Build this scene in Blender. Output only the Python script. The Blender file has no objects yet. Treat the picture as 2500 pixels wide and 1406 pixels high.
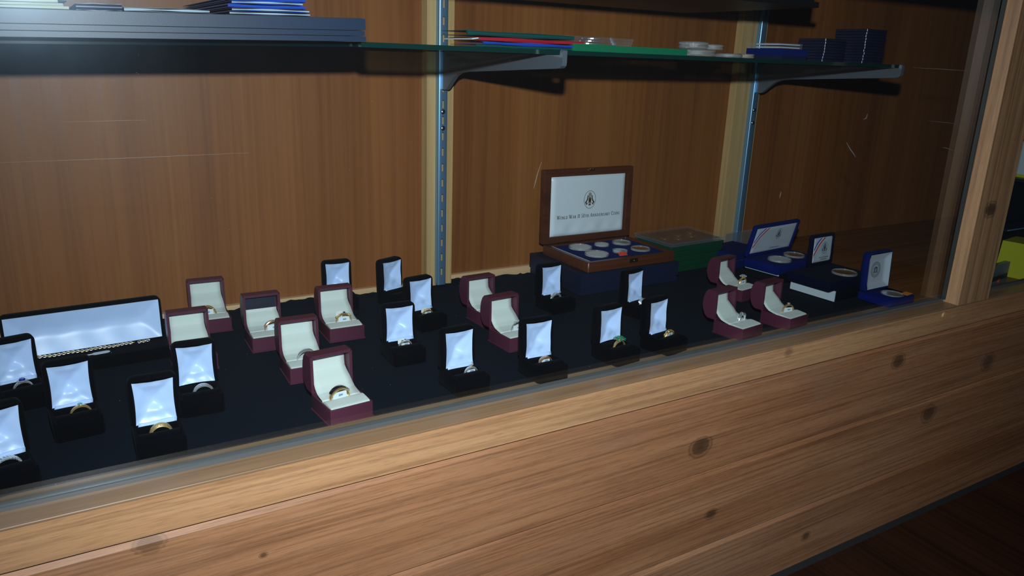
import bpy, bmesh, math, random
from mathutils import Vector, Matrix, Euler
random.seed(11)
PI = math.pi
scn = bpy.context.scene
COL = scn.collection

# ------------------------------------------------------------------ camera, world, light, exposure
CAM = Vector((-0.5620, -1.1735, 0.3843))
cd = bpy.data.cameras.new('camera'); cam = bpy.data.objects.new('camera', cd); COL.objects.link(cam)
cam.location = CAM; cam.rotation_euler = (1.278092, -0.034869, -0.542171)
cd.sensor_fit = 'HORIZONTAL'; cd.sensor_width = 36.0; cd.lens = 26.993; cd.clip_start = 0.01; cd.clip_end = 50
scn.camera = cam

world = bpy.data.worlds.new('world'); scn.world = world; world.use_nodes = True
wb = world.node_tree.nodes['Background']; wb.inputs[0].default_value = (0.55, 0.75, 1.0, 1); wb.inputs[1].default_value = 0.012

# the camera's pop-up flash, 10 cm above the lens
fl = bpy.data.lights.new('flash', 'SPOT'); flo = bpy.data.objects.new('flash', fl); COL.objects.link(flo)
flo.location = CAM + Vector((0, 0, 0.107))
flo.rotation_euler = (Vector((-0.05, -0.40, 0.18)) - flo.location).to_track_quat('-Z', 'Y').to_euler()
fl.energy = 61.0; fl.color = (0.93, 0.97, 1.0); fl.shadow_soft_size = 0.011
fl.spot_size = math.radians(112); fl.spot_blend = 1.0

vs = scn.view_settings
scn.display_settings.display_device = 'sRGB'
vs.view_transform = 'Standard'; vs.look = 'None'; vs.exposure = 0.0; vs.gamma = 1.0; vs.use_curve_mapping = False

# ------------------------------------------------------------------ materials
def mat(name, col, rough=0.6, metal=0.0, spec=0.5, sheen=0.0, coat=0.0, sheen_col=None, aniso=0.0):
    m = bpy.data.materials.new(name); m.use_nodes = True
    b = m.node_tree.nodes['Principled BSDF']
    b.inputs['Base Color'].default_value = (*col, 1); b.inputs['Roughness'].default_value = rough
    b.inputs['Metallic'].default_value = metal; b.inputs['Specular IOR Level'].default_value = spec
    b.inputs['Sheen Weight'].default_value = sheen; b.inputs['Coat Weight'].default_value = coat
    b.inputs['Coat Roughness'].default_value = 0.15
    if sheen_col: b.inputs['Sheen Tint'].default_value = (*sheen_col, 1)
    return m
def N(m, t, **k):
    n = m.node_tree.nodes.new(t)
    for a, v in k.items(): setattr(n, a, v)
    return n
def bsdf(m): return m.node_tree.nodes['Principled BSDF']
def L(m, a, b): m.node_tree.links.new(a, b)
def coords(m, scale, kind='Object'):
    tc = N(m, 'ShaderNodeTexCoord'); mp = N(m, 'ShaderNodeMapping'); mp.inputs['Scale'].default_value = scale
    L(m, tc.outputs[kind], mp.inputs[0]); return mp.outputs[0]
def ramp(m, fac, stops):
    r = N(m, 'ShaderNodeValToRGB'); e = r.color_ramp.elements
    while len(e) < len(stops): e.new(0.5)
    for i, (p, c) in enumerate(stops): e[i].position = p; e[i].color = (*c, 1)
    L(m, fac, r.inputs[0]); return r.outputs[0]
def noise(m, vec, scale=1.0, detail=4.0, rough=0.55, dist=0.0):
    n = N(m, 'ShaderNodeTexNoise'); n.inputs['Scale'].default_value = scale; n.inputs['Detail'].default_value = detail
    n.inputs['Roughness'].default_value = rough; n.inputs['Distortion'].default_value = dist
    L(m, vec, n.inputs['Vector']); return n.outputs[0]
def mixc(m, fac, a, b, blend='MIX'):
    x = N(m, 'ShaderNodeMix', data_type='RGBA', blend_type=blend)
    for i, s in ((0, fac), (6, a), (7, b)):
        if isinstance(s, (int, float)): x.inputs[i].default_value = s
        elif isinstance(s, tuple): x.inputs[i].default_value = (*s, 1)
        else: L(m, s, x.inputs[i])
    return x.outputs[2]
def bump(m, h, strength=0.3, dist=0.001):
    b = N(m, 'ShaderNodeBump'); b.inputs['Strength'].default_value = strength; b.inputs['Distance'].default_value = dist
    L(m, h, b.inputs['Height']); L(m, b.outputs[0], bsdf(m).inputs['Normal'])
def math_(m, op, a, b=None, c=None):
    x = N(m, 'ShaderNodeMath', operation=op)
    for i, s in enumerate((a, b, c)):
        if s is None: continue
        if isinstance(s, (int, float)): x.inputs[i].default_value = s
        else: L(m, s, x.inputs[i])
    return x.outputs[0]

def wood(name, dark, mid, light, axis, fine=160.0, coarse=14.0, rough=0.45, spec=0.5, bstr=0.15, knots=(), per_object=0.0, streak=0.5, wear=0.0, grain=0.014, pores=0.0):
    """grain runs along axis (0 x, 1 y, 2 z)"""
    m = mat(name, mid, rough, spec=spec)
    def sc(s, along):
        v = [s, s, s]; v[axis] = along; return tuple(v)
    vec_f = coords(m, sc(fine, fine * grain)); vec_c = coords(m, sc(coarse, coarse * 0.06)); vec_p = coords(m, sc(1100, 50))
    if per_object:
        oi = N(m, 'ShaderNodeObjectInfo'); ad = N(m, 'ShaderNodeVectorMath', operation='MULTIPLY_ADD')
        cmb = N(m, 'ShaderNodeCombineXYZ')
        for i in range(3): L(m, oi.outputs['Random'], cmb.inputs[i])
        ad.inputs[1].default_value = (37, 51, 73); L(m, cmb.outputs[0], ad.inputs[0]); L(m, vec_c, ad.inputs[2]); vec_c = ad.outputs[0]
    nc = noise(m, vec_c, 1.0, 3, 0.5, 0.6); nf = noise(m, vec_f, 1.0, 5, 0.6, 0.3)
    base = ramp(m, nc, [(0.25, dark), (0.5, mid), (0.78, light)])
    fr = ramp(m, nf, [(0.32, tuple(d * 0.45 / max(1e-4, mm) if mm else 1 for d, mm in zip(dark, mid))), (0.55, (1, 1, 1)), (0.8, (1.12, 1.1, 1.06))])
    col = mixc(m, streak, base, fr, 'MULTIPLY')
    if pores:
        col = mixc(m, pores, col, ramp(m, noise(m, vec_p, 1.0, 2, 0.5), [(0.36, (.42, .36, .32)), (0.47, (1, 1, 1)), (0.62, (1, 1, 1)), (0.75, (1.35, 1.33, 1.3))]), 'MULTIPLY')
    if knots:
        tc = N(m, 'ShaderNodeTexCoord')
        for (kx, kz, kr, st) in knots:
            sb = N(m, 'ShaderNodeVectorMath', operation='SUBTRACT'); sb.inputs[1].default_value = (kx, 0, kz)
            L(m, tc.outputs['Object'], sb.inputs[0])
            ml = N(m, 'ShaderNodeVectorMath', operation='MULTIPLY'); ml.inputs[1].default_value = (0.75 / kr, 0, 1.0 / kr); L(m, sb.outputs[0], ml.inputs[0])
            ln = N(m, 'ShaderNodeVectorMath', operation='LENGTH'); L(m, ml.outputs[0], ln.inputs[0])
            wob = math_(m, 'MULTIPLY_ADD', nf, 0.6, -0.3); d = math_(m, 'ADD', ln.outputs[1], wob)
            f = ramp(m, d, [(0.0, (st, st, st)), (0.62, (st * .8, st * .8, st * .8)), (0.74, (0.15, .15, .15)), (0.9, (st * .55, st * .55, st * .55)), (1.0, (0, 0, 0))])
            col = mixc(m, f, col, (0.035, 0.02, 0.013))
    if wear:
        nw = noise(m, coords(m, sc(9, 3)), 1.0, 6, 0.65)
        wf = math_(m, 'MULTIPLY', ramp(m, nw, [(0.5, (0, 0, 0)), (0.75, (1, 1, 1))]), wear)
        col = mixc(m, wf, col, (0.20, 0.155, 0.12))
    L(m, col, bsdf(m).inputs['Base Color'])
    rr = math_(m, 'MULTIPLY_ADD', nf, 0.25, rough - 0.12); L(m, rr, bsdf(m).inputs['Roughness'])
    bump(m, nf, bstr, 0.0006)
    return m

def fresnel_pane(name, tint=(0.93, 0.985, 0.97), dust=0.0, gloss_rough=0.0, ior=1.5, strength=1.0, haze=0.0):
    m = bpy.data.materials.new(name); m.use_nodes = True; nt = m.node_tree
    nt.nodes.remove(bsdf(m)); out = nt.nodes['Material Output']
    tr = N(m, 'ShaderNodeBsdfTransparent'); tr.inputs[0].default_value = (*tint, 1)
    gl = N(m, 'ShaderNodeBsdfGlossy'); gl.inputs['Roughness'].default_value = gloss_rough; gl.inputs[0].default_value = (strength,) * 3 + (1,)
    fr = N(m, 'ShaderNodeFresnel'); ge = N(m, 'ShaderNodeNewGeometry')
    L(m, math_(m, 'MULTIPLY_ADD', ge.outputs['Backfacing'], 1.0 / ior - ior, ior), fr.inputs[0])
    mx = N(m, 'ShaderNodeMixShader'); L(m, fr.outputs[0], mx.inputs[0]); L(m, tr.outputs[0], mx.inputs[1]); L(m, gl.outputs[0], mx.inputs[2])
    res = mx.outputs[0]
    if haze:
        g2 = N(m, 'ShaderNodeBsdfGlossy'); g2.inputs['Roughness'].default_value = 0.24; g2.inputs[0].default_value = (0.50, 0.75, 1.0, 1)
        nh = noise(m, coords(m, (5, 5, 5)), 1, 5, 0.6); fh = math_(m, 'MULTIPLY', ramp(m, nh, [(0.35, (.45, .45, .45)), (0.65, (1, 1, 1))]), haze)
        m3 = N(m, 'ShaderNodeMixShader'); L(m, fh, m3.inputs[0]); L(m, res, m3.inputs[1]); L(m, g2.outputs[0], m3.inputs[2]); res = m3.outputs[0]
    if dust:
        df = N(m, 'ShaderNodeBsdfDiffuse'); df.inputs[0].default_value = (0.85, 0.92, 1.0, 1)
        n1 = noise(m, coords(m, (7, 7, 7)), 1, 5, 0.6); n2 = noise(m, coords(m, (420, 420, 420)), 1, 2, 0.5)
        f = math_(m, 'MULTIPLY', ramp(m, n1, [(0.3, (.6, .6, .6)), (0.7, (1, 1, 1))]), dust)
        sp = math_(m, 'MULTIPLY', ramp(m, n2, [(0.80, (0, 0, 0)), (0.86, (1, 1, 1))]), 0.10)
        f = math_(m, 'ADD', f, sp)
        m2 = N(m, 'ShaderNodeMixShader'); L(m, f, m2.inputs[0]); L(m, res, m2.inputs[1]); L(m, df.outputs[0], m2.inputs[2]); res = m2.outputs[0]
    L(m, res, out.inputs[0]); return m

M = {}
M['panel'] = wood('panel_plywood', (0.150, 0.0485, 0.0112), (0.215, 0.0755, 0.0178), (0.272, 0.104, 0.0250), 2, 110, 9, 0.45, 0.35, 0.03, streak=0.28)
M['deck'] = wood('deck_plywood', (0.15, 0.052, 0.012), (0.22, 0.082, 0.019), (0.28, 0.112, 0.028), 0, 150, 11, 0.5, 0.4, 0.05)
M['batten'] = wood('batten_wood', (0.37, 0.235, 0.095), (0.47, 0.31, 0.135), (0.56, 0.38, 0.18), 2, 200, 16, 0.55, 0.35, 0.08, streak=0.3, per_object=1)
M['raw'] = wood('raw_cleat_wood', (0.5, 0.32, 0.16), (0.62, 0.42, 0.24), (0.7, 0.5, 0.3), 0, 200, 16, 0.7, 0.3, 0.08, streak=0.3)
KN = [(0.175, -0.127, 0.018, .85), (0.213, -0.246, 0.010, .8), (0.745, -0.204, 0.020, .8), (0.913, -0.133, 0.020, .75), (0.618, -0.079, 0.016, .8), (0.447, -0.36, 0.010, .8), (-0.422, -0.098, 0.004, .8), (-0.521, -0.052, 0.012, .55), (0.33, -0.012, 0.008, .5)]
M['pine'] = wood('pine_board', (0.255, 0.114, 0.052), (0.335, 0.166, 0.082), (0.41, 0.222, 0.116), 0, 230, 24, 0.5, 0.4, 0.35, knots=KN, per_object=1, streak=0.6, wear=0.4, pores=0.30)
M['pine_light'] = wood('pine_rail_board', (0.35, 0.182, 0.088), (0.44, 0.255, 0.128), (0.51, 0.315, 0.168), 0, 220, 26, 0.42, 0.45, 0.25, knots=KN[8:], streak=0.5, wear=0.12, pores=0.28)
M['sill'] = wood('sill_worn_wood', (0.16, 0.095, 0.05), (0.22, 0.14, 0.075), (0.30, 0.20, 0.12), 0, 120, 20, 0.4, 0.5, 0.2, streak=0.5, wear=0.5)
M['post'] = wood('post_wood', (0.26, 0.145, 0.075), (0.40, 0.245, 0.130), (0.50, 0.33, 0.19), 2, 150, 20, 0.42, 0.5, 0.3, knots=[(0.80, 0.165, 0.016, .9), (0.835, 0.372, 0.014, .9)], streak=0.6, wear=0.25, pores=0.3)
M['cherry'] = wood('cherry_case_wood', (0.050, 0.0145, 0.006), (0.078, 0.0225, 0.008), (0.105, 0.032, 0.011), 0, 220, 18, 0.35, 0.5, 0.02, streak=0.35)
M['floor'] = wood('floor_planks_wood', (0.018, 0.007, 0.004), (0.030, 0.011, 0.006), (0.045, 0.018, 0.009), 1, 90, 9, 0.35, 0.5, 0.1, per_object=1)
M['header'] = wood('header_wood', (0.09, 0.04, 0.018), (0.14, 0.065, 0.028), (0.2, 0.1, 0.045), 0, 120, 20, 0.45, 0.4, 0.2)

def velvet(name, col, lint=0.0, bs=0.4):
    m = mat(name, col, 0.95, spec=0.04, sheen=0.012, sheen_col=(0.75, 0.85, 1.0))
    n = noise(m, coords(m, (900, 900, 900)), 1, 3, 0.6); n2 = noise(m, coords(m, (35, 35, 35)), 1, 4, 0.6)
    c = mixc(m, n, tuple(c * .55 for c in col), tuple(c * 1.5 for c in col)); c = mixc(m, math_(m, 'MULTIPLY', n2, .5), c, tuple(x * 1.5 for x in col))
    if lint:
        v = N(m, 'ShaderNodeTexVoronoi'); v.inputs['Scale'].default_value = 1.0; L(m, coords(m, (60, 60, 60)), v.inputs['Vector'])
        v2 = noise(m, coords(m, (60, 60, 60)), 0.23, 1)
        f = math_(m, 'MULTIPLY', math_(m, 'LESS_THAN', v.outputs['Distance'], 0.03), lint)
        c = mixc(m, f, c, (0.4, 0.45, 0.5))
    L(m, c, bsdf(m).inputs['Base Color']); bump(m, n, bs, 0.0008); return m
M['velvet'] = velvet('black_velvet_cloth', (0.0036, 0.0068, 0.0135), 0.8)
M['flock'] = velvet('black_flocked_velvet', (0.0010, 0.0012, 0.0024), 0.0, 0.25)
M['bluevelvet'] = velvet('royal_blue_velvet', (0.003, 0.0085, 0.095), 0.0, 0.25)
M['navyvelvet'] = velvet('navy_velvet', (0.004, 0.010, 0.085), 0.0, 0.2)
M['darkvelvet'] = velvet('dark_blue_black_velvet', (0.0025, 0.004, 0.018), 0.0, 0.2)
def leather(name, col, rough=0.42):
    m = mat(name, col, rough, spec=0.4)
    v = N(m, 'ShaderNodeTexVoronoi'); v.inputs['Scale'].default_value = 1.0; L(m, coords(m, (1400, 1400, 1400)), v.inputs['Vector'])
    bump(m, v.outputs['Distance'], 0.05, 0.0003); return m
M['maroon'] = leather('maroon_leatherette', (0.074, 0.0165, 0.036))
M['maroon_in'] = mat('maroon_lid_inside', (0.075, 0.014, 0.03), 0.6)
M['cream'] = mat('cream_velveteen', (0.56, 0.64, 0.62), 0.8, spec=0.15, sheen=0.2)
M['dark_lining'] = mat('dark_blue_lining', (0.006, 0.010, 0.028), 0.5)
def satin(name, col):
    m = mat(name, col, 0.36, spec=0.45, sheen=0.25)
    n = noise(m, coords(m, (45, 45, 45)), 1, 2, 0.5, 0.3); bump(m, n, 0.05, 0.002)
    return m
M['satin'] = satin('white_satin', (0.47, 0.64, 0.98))
M['satin_grey'] = satin('silver_white_satin', (0.40, 0.47, 0.56))
M['satin_panel'] = satin('printed_white_satin', (0.62, 0.72, 0.80))
M['gold'] = mat('yellow_gold', (0.85, 0.58, 0.24), 0.27, 0.78)
M['rose'] = mat('rose_gold', (0.76, 0.45, 0.28), 0.27, 0.78)
M['silver'] = mat('white_gold', (0.80, 0.84, 0.86), 0.25, 0.78)
M['onyx'] = mat('black_stone', (0.006, 0.006, 0.007), 0.08, spec=0.8, coat=0.6)
def gem(name, col, tr=0.0):
    m = mat(name, col, 0.03, spec=1.0, coat=1.0); bsdf(m).inputs['IOR'].default_value = 2.0; bsdf(m).inputs['Coat Roughness'].default_value = 0.02
    return m
M['diamond'] = gem('diamond', (0.45, 0.52, 0.58)); M['sapphire'] = gem('sapphire', (0.006, 0.012, 0.30)); M['emerald'] = gem('emerald', (0.01, 0.22, 0.10))
M['opal'] = gem('opal', (0.10, 0.48, 0.55)); M['champagne'] = gem('champagne_stone', (0.50, 0.30, 0.18))
M['paper'] = mat('white_paper', (0.62, 0.70, 0.74), 0.7, spec=0.2)
M['print_grey'] = mat('tag_ink', (0.20, 0.28, 0.42), 0.7)
M['ink'] = mat('bronze_ink', (0.09, 0.065, 0.035), 0.6)
M['ink_grey'] = mat('grey_ink', (0.07, 0.085, 0.11), 0.6)
M['ink_black'] = mat('black_ink', (0.05, 0.05, 0.055), 0.6)
M['steel'] = mat('zinc_steel', (0.24, 0.45, 0.72), 0.34, 0.8)
M['bracket'] = mat('grey_bracket_steel', (0.115, 0.14, 0.175), 0.42, 0.35)
M['screw'] = mat('screw_steel', (0.5, 0.6, 0.7), 0.25, 1.0)
M['tray'] = leather('black_tray_leatherette', (0.006, 0.019, 0.052), 0.42)
M['navy_card'] = mat('navy_cardboard', (0.006, 0.011, 0.036), 0.5, spec=0.35)
M['black_card'] = mat('black_cardboard', (0.0035, 0.004, 0.007), 0.55, spec=0.3)
M['green_card'] = mat('dark_green_cardboard', (0.003, 0.050, 0.022), 0.45, spec=0.4)
M['green_light'] = mat('green_cardboard', (0.004, 0.135, 0.062), 0.45, spec=0.4)
M['clear'] = fresnel_pane('clear_plastic', (0.90, 0.93, 0.95), 0.05, 0.03, 1.5)
M['clear_film'] = fresnel_pane('clear_film', (0.84, 0.88, 0.94), 0.07, 0.10, 1.5)
M['tinted'] = mat('smoky_plastic', (0.012, 0.014, 0.042), 0.22, spec=0.45)
M['coin_silver'] = mat('silver_coin', (0.72, 0.74, 0.74), 0.28, 0.85)
M['coin_gold'] = mat('bronze_coin', (0.42, 0.27, 0.11), 0.30, 0.8)
M['coin_white'] = mat('proof_coin', (0.62, 0.62, 0.60), 0.45, 0.3)
for k in ('coin_silver', 'coin_gold', 'coin_white'):
    bump(M[k], noise(M[k], coords(M[k], (330, 330, 330)), 1, 4, 0.6), 0.35, 0.0006)
M['brass'] = mat('brass', (0.62, 0.43, 0.17), 0.25, 1.0)
M['orange'] = mat('orange_sticker', (0.80, 0.24, 0.03), 0.6); M['red'] = mat('red_sticker', (0.85, 0.08, 0.04), 0.6)
M['channel'] = mat('grey_glass_channel', (0.12, 0.135, 0.145), 0.3, 0.4)
M['glue'] = mat('dark_sealant', (0.02, 0.028, 0.03), 0.4)
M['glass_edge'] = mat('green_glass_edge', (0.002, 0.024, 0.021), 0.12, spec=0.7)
M['glass_edge_dark'] = mat('shaded_glass_edge', (0.001, 0.006, 0.009), 0.12, spec=0.4)  # green glass edge darkened: the overhanging trays' shade is put into its colour
M['glass_shelf'] = fresnel_pane('shelf_glass', (0.82, 0.93, 0.90), 0.004, 0.0, 1.5)
M['glass'] = fresnel_pane('front_glass', (0.955, 0.985, 0.985), 0.0016, 0.0, 1.5, haze=0.005)
M['scratch'] = mat('glass_scratch', (0.13, 0.13, 0.125), 0.8)
M['blue_paper'] = mat('blue_glossy_cover', (0.010, 0.055, 0.36), 0.28, spec=0.6)
M['navy_paper'] = mat('navy_cover', (0.008, 0.010, 0.04), 0.35)
M['red_paper'] = mat('red_cover', (0.36, 0.012, 0.025), 0.35)
M['teal_paper'] = mat('dark_green_cover', (0.004, 0.055, 0.052), 0.35)
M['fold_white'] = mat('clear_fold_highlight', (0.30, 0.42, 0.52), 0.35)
M['cream_paper'] = mat('cream_paper', (0.44, 0.46, 0.36), 0.6)
M['white_paper'] = mat('white_card', (0.50, 0.60, 0.68), 0.55)
M['yellow'] = mat('yellow_plastic', (0.50, 0.52, 0.012), 0.35)
M['black'] = mat('black_plastic', (0.004, 0.004, 0.005), 0.45)
M['blister'] = mat('grey_blue_card', (0.09, 0.14, 0.19), 0.3)
M['ribbon_red'] = mat('red_print', (0.50, 0.012, 0.025), 0.5); M['ribbon_blue'] = mat('blue_print', (0.012, 0.05, 0.42), 0.5); M['ribbon_white'] = mat('white_print', (0.7, 0.74, 0.78), 0.5)
M['hinge'] = mat('dark_hinge', (0.05, 0.035, 0.02), 0.35, 0.8)
M['toe'] = mat('dusty_toe_strip', (0.012, 0.014, 0.017), 0.8); M['seam'] = mat('pale_floor_seam', (0.16, 0.16, 0.16), 0.8)
M['lead'] = mat('lint', (0.4, 0.45, 0.5), 0.9)

# ------------------------------------------------------------------ builders
def obj(name, bm, m, parent=None, loc=None, rot=None, smooth=False, kind=None):
    me = bpy.data.meshes.new(name)
    bmesh.ops.recalc_face_normals(bm, faces=bm.faces[:]) if bm.faces else None
    bm.to_mesh(me); bm.free()
    ms = m if isinstance(m, (list, tuple)) else [m]
    for x in ms: me.materials.append(x)
    if smooth:
        for p in me.polygons: p.use_smooth = True
        if smooth != 'all':
            try: me.set_sharp_from_angle(angle=math.radians(smooth if isinstance(smooth, (int, float)) and smooth > 1 else 40))
            except Exception: pass
    o = bpy.data.objects.new(name, me); COL.objects.link(o)
    if parent: o.parent = parent
    if loc: o.location = loc
    if rot is not None: o.rotation_euler = rot if isinstance(rot, (tuple, list, Euler)) else (0, 0, rot)
    if kind: o['kind'] = kind
    return o
def tag(o, label, cat, group=None):
    o['label'] = label; o['category'] = cat
    if group: o['group'] = group
    return o
def thing(name, label, cat, loc=(0, 0, 0), rz=0.0, group=None, rot=None):
    o = bpy.data.objects.new(name, None); COL.objects.link(o); o.empty_display_size = 0.02
    o.location = loc; o.rotation_euler = rot if rot else (0, 0, rz)
    return tag(o, label, cat, group)
def child_copy(src, parent, loc=None, rot=None):
    c = src.copy(); COL.objects.link(c); c.parent = parent
    if loc is not None: c.location = loc
    if rot is not None: c.rotation_euler = rot
    return c
def copy_thing(src, loc, rz, label, group=None):
    r = src.copy(); COL.objects.link(r); r.location = loc; r.rotation_euler = (0, 0, rz); r['label'] = label
    if group: r['group'] = group
    for ch in list(src.children):
        c = ch.copy(); COL.objects.link(c); c.parent = r
        for g in ch.children:
            d = g.copy(); COL.objects.link(d); d.parent = c
    return r
def box(bm, x0, x1, y0, y1, z0, z1, mi=0):
    v = [bm.verts.new(p) for p in ((x0, y0, z0), (x1, y0, z0), (x1, y1, z0), (x0, y1, z0), (x0, y0, z1), (x1, y0, z1), (x1, y1, z1), (x0, y1, z1))]
    fs = []
    for f in ((0, 3, 2, 1), (4, 5, 6, 7), (0, 1, 5, 4), (1, 2, 6, 5), (2, 3, 7, 6), (3, 0, 4, 7)):
        q = bm.faces.new([v[i] for i in f]); q.material_index = mi; fs.append(q)
    return v
def solid(bm, geom=None, thickness=0.001):
    bm.normal_update(); bmesh.ops.solidify(bm, geom=geom, thickness=thickness)
def bevel(bm, w, seg=2, ang=30):
    es = [e for e in bm.edges if len(e.link_faces) == 2 and e.calc_face_angle(0) > math.radians(ang)]
    bmesh.ops.bevel(bm, geom=es, offset=w, segments=seg, profile=0.5, affect='EDGES', clamp_overlap=True)
def bbox(x0, x1, y0, y1, z0, z1, b=0.001, seg=2):
    bm = bmesh.new(); box(bm, x0, x1, y0, y1, z0, z1)
    if b: bevel(bm, b, seg)
    return bm
def prism(bm, prof, a0, a1, axis='x'):
    """prof: closed list of 2-D points; extruded along axis from a0 to a1. axis x: (y,z); y: (x,z); z: (x,y)"""
    def P(p, a): return {'x': (a, p[0], p[1]), 'y': (p[0], a, p[1]), 'z': (p[0], p[1], a)}[axis]
    A = [bm.verts.new(P(p, a0)) for p in prof]; B = [bm.verts.new(P(p, a1)) for p in prof]
    n = len(prof)
    for i in range(n): bm.faces.new((A[i], A[(i + 1) % n], B[(i + 1) % n], B[i]))
    bm.faces.new(A[::-1]); bm.faces.new(B)
def loft(bm, loops, cap0=True, cap1=True, mi=None):
    R = [[bm.verts.new(p) for p in l] for l in loops]; n = len(R[0])
    for k in range(len(R) - 1):
        for i in range(n):
            f = bm.faces.new((R[k][i], R[k][(i + 1) % n], R[k + 1][(i + 1) % n], R[k + 1][i]))
            if mi: f.material_index = mi[k]
    if cap0: bm.faces.new(R[0][::-1])
    if cap1: bm.faces.new(R[-1])
    return R
def rrect(w, h, r, n=4):
    """rounded rectangle centred on 0, list of (a,b)"""
    pts = []
    for cx, cy, a0 in ((w / 2 - r, h / 2 - r, 0), (-w / 2 + r, h / 2 - r, 90), (-w / 2 + r, -h / 2 + r, 180), (w / 2 - r, -h / 2 + r, 270)):
        for i in range(n + 1):
            a = math.radians(a0 + 90 * i / n); pts.append((cx + r * math.cos(a), cy + r * math.sin(a)))
    return pts
def xy(pts, z, ox=0, oy=0): return [(a + ox, b + oy, z) for a, b in pts]
def xz(pts, y, ox=0, oz=0): return [(a + ox, y, b + oz) for a, b in pts]
def tube(bm, path, r, seg=6, closed=False, flat=1.0):
    n = len(path); P = [Vector(p) for p in path]; rings = []
    up = Vector((0, 0, 1))
    for i in range(n):
        t = (P[(i + 1) % n] - P[i - 1]) if closed or 0 < i < n - 1 else (P[min(i + 1, n - 1)] - P[max(i - 1, 0)])
        t.normalize(); s = t.cross(up)
        if s.length < 1e-4: s = t.cross(Vector((0, 1, 0)))
        s.normalize(); u = s.cross(t)
        rr = r[i] if isinstance(r, (list, tuple)) else r
        rings.append([bm.verts.new(P[i] + (s * math.cos(2 * PI * k / seg) + u * math.sin(2 * PI * k / seg) * flat) * rr) for k in range(seg)])
    for i in range(n if closed else n - 1):
        a, b = rings[i], rings[(i + 1) % n]
        for k in range(seg): bm.faces.new((a[k], a[(k + 1) % seg], b[(k + 1) % seg], b[k]))
    if not closed: bm.faces.new(rings[0][::-1]); bm.faces.new(rings[-1])
def sheet(bm, fn, nu, nv, mi=0):
    G = [[bm.verts.new(fn(i / nu, j / nv)) for i in range(nu + 1)] for j in range(nv + 1)]
    for j in range(nv):
        for i in range(nu):
            f = bm.faces.new((G[j][i], G[j][i + 1], G[j + 1][i + 1], G[j + 1][i])); f.material_index = mi
    return G
def cyl(bm, c, r, h, seg=24, axis='z', r2=None):
    r2 = r if r2 is None else r2
    def P(a, t, rr):
        x, y = rr * math.cos(a), rr * math.sin(a)
        return {'z': (c[0] + x, c[1] + y, c[2] + t), 'y': (c[0] + x, c[1] + t, c[2] + y), 'x': (c[0] + t, c[1] + x, c[2] + y)}[axis]
    loft(bm, [[P(2 * PI * i / seg, 0, r) for i in range(seg)], [P(2 * PI * i / seg, h, r2) for i in range(seg)]])

def structure(o): o['kind'] = 'structure'; return o

# ------------------------------------------------------------------ setting: floor
fl_root = bpy.data.objects.new('floor', None); COL.objects.link(fl_root); structure(fl_root)
ZF = -0.4165
pl = None
fb = bmesh.new(); box(fb, -1.6, 2.6, -2.2, 0.05, ZF - 0.03, ZF - 0.0008); fo = obj('subfloor', fb, M['seam'], fl_root)
for i in range(34):
    x = -1.6 + 0.1233 * i + 0.012
    if pl is None:
        pl = obj('plank', bbox(0.0005, 0.1228, -1.45, 0, ZF - 0.004, ZF, 0.0007, 1), M['floor'], fl_root, loc=(x, 0.02, 0), rot=(0, 0, math.radians(-3.9)))
    else:
        child_copy(pl, fl_root, loc=(x, 0.02, 0))

# ------------------------------------------------------------------ display cabinet
YG0, YG1 = -0.468, -0.463      # front glass
YF = -0.495                    # face of the front boards
cab = thing('display_cabinet', 'long wooden display cabinet with pine board front and brown plywood back behind glass', 'cabinet', (0, 0, ZF))
CZ = Vector((0, 0, -ZF))
def cpart(name, bm, m, **k):
    bmesh.ops.translate(bm, verts=bm.verts, vec=CZ); 
    o = obj(name, bm, m, cab, **k); return o
# materials use object coords; cabinet parts are shifted by CZ, so counter-shift the object instead
def cpart(name, bm, m, **k):
    o = obj(name, bm, m, cab, loc=(0, 0, -ZF), **k); return o
XL, XR = -1.5, 2.1
cpart('back_panel', bbox(XL, XR, 0.0, 0.012, -0.03, 0.80, 0), M['panel'])
cpart('deck', bbox(XL, XR, -0.455, 0.0, -0.022, -0.003, 0), M['deck'])
cpart('cleat', bbox(XL, -0.0245, -0.008, 0.0, -0.003, 0.0068, 0.0008), M['raw'])
cpart('cleat', bbox(0.0245, 0.665, -0.008, 0.0, -0.003, 0.012, 0.0008), M['raw'])
cpart('batten', bbox(-0.0237, 0.0239, -0.020, 0.0, -0.003, 0.62, 0.0008), M['batten'])
cpart('batten', bbox(0.674, 0.7005, -0.0185, 0.0, -0.003, 0.62, 0.0008), M['batten'])
cpart('batten', bbox(0.7012, 0.742, -0.020, 0.0, -0.003, 0.62, 0.0008), M['batten'])
# front: sill, rail board and tongue-and-groove boards
bm = bmesh.new(); prism(bm, [(-0.4977, -0.0030), (-0.4977, -0.0012), (-0.4972, -0.0006), (-0.4705, -0.0002), (-0.4705, -0.02), (-0.4945, -0.02), (-0.4945, -0.0030)], XL, XR)
cpart('sill', bm, M['sill'])
cpart('sill_strip', bbox(XL, 0.86, -0.4615, -0.4475, -0.012, 0.0022, 0.0008), M['sill'])
def board(z1, z0, y=YF, ch=0.0085, m='pine'):
    b = bmesh.new()
    prism(b, [(y + 0.0045, z1), (y + 0.0008, z1 - ch * 0.85), (y, z1 - ch), (y, z0 + 0.0012), (y + 0.0012, z0), (y + 0.018, z0), (y + 0.018, z1)], XL, XR)
    return cpart('board', b, M[m], smooth=25)
b = bmesh.new(); prism(b, [(YF - 0.0025, -0.0031), (YF + 0.0006, -0.0031), (YF + 0.0006, -0.021), (YF + 0.018, -0.021), (YF + 0.018, -0.0428), (YF - 0.0010, -0.0428), (YF - 0.0025, -0.0418)], XL, XR)
cpart('rail_board', b, M['pine_light'], smooth=25)
zt = -0.0430
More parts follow.
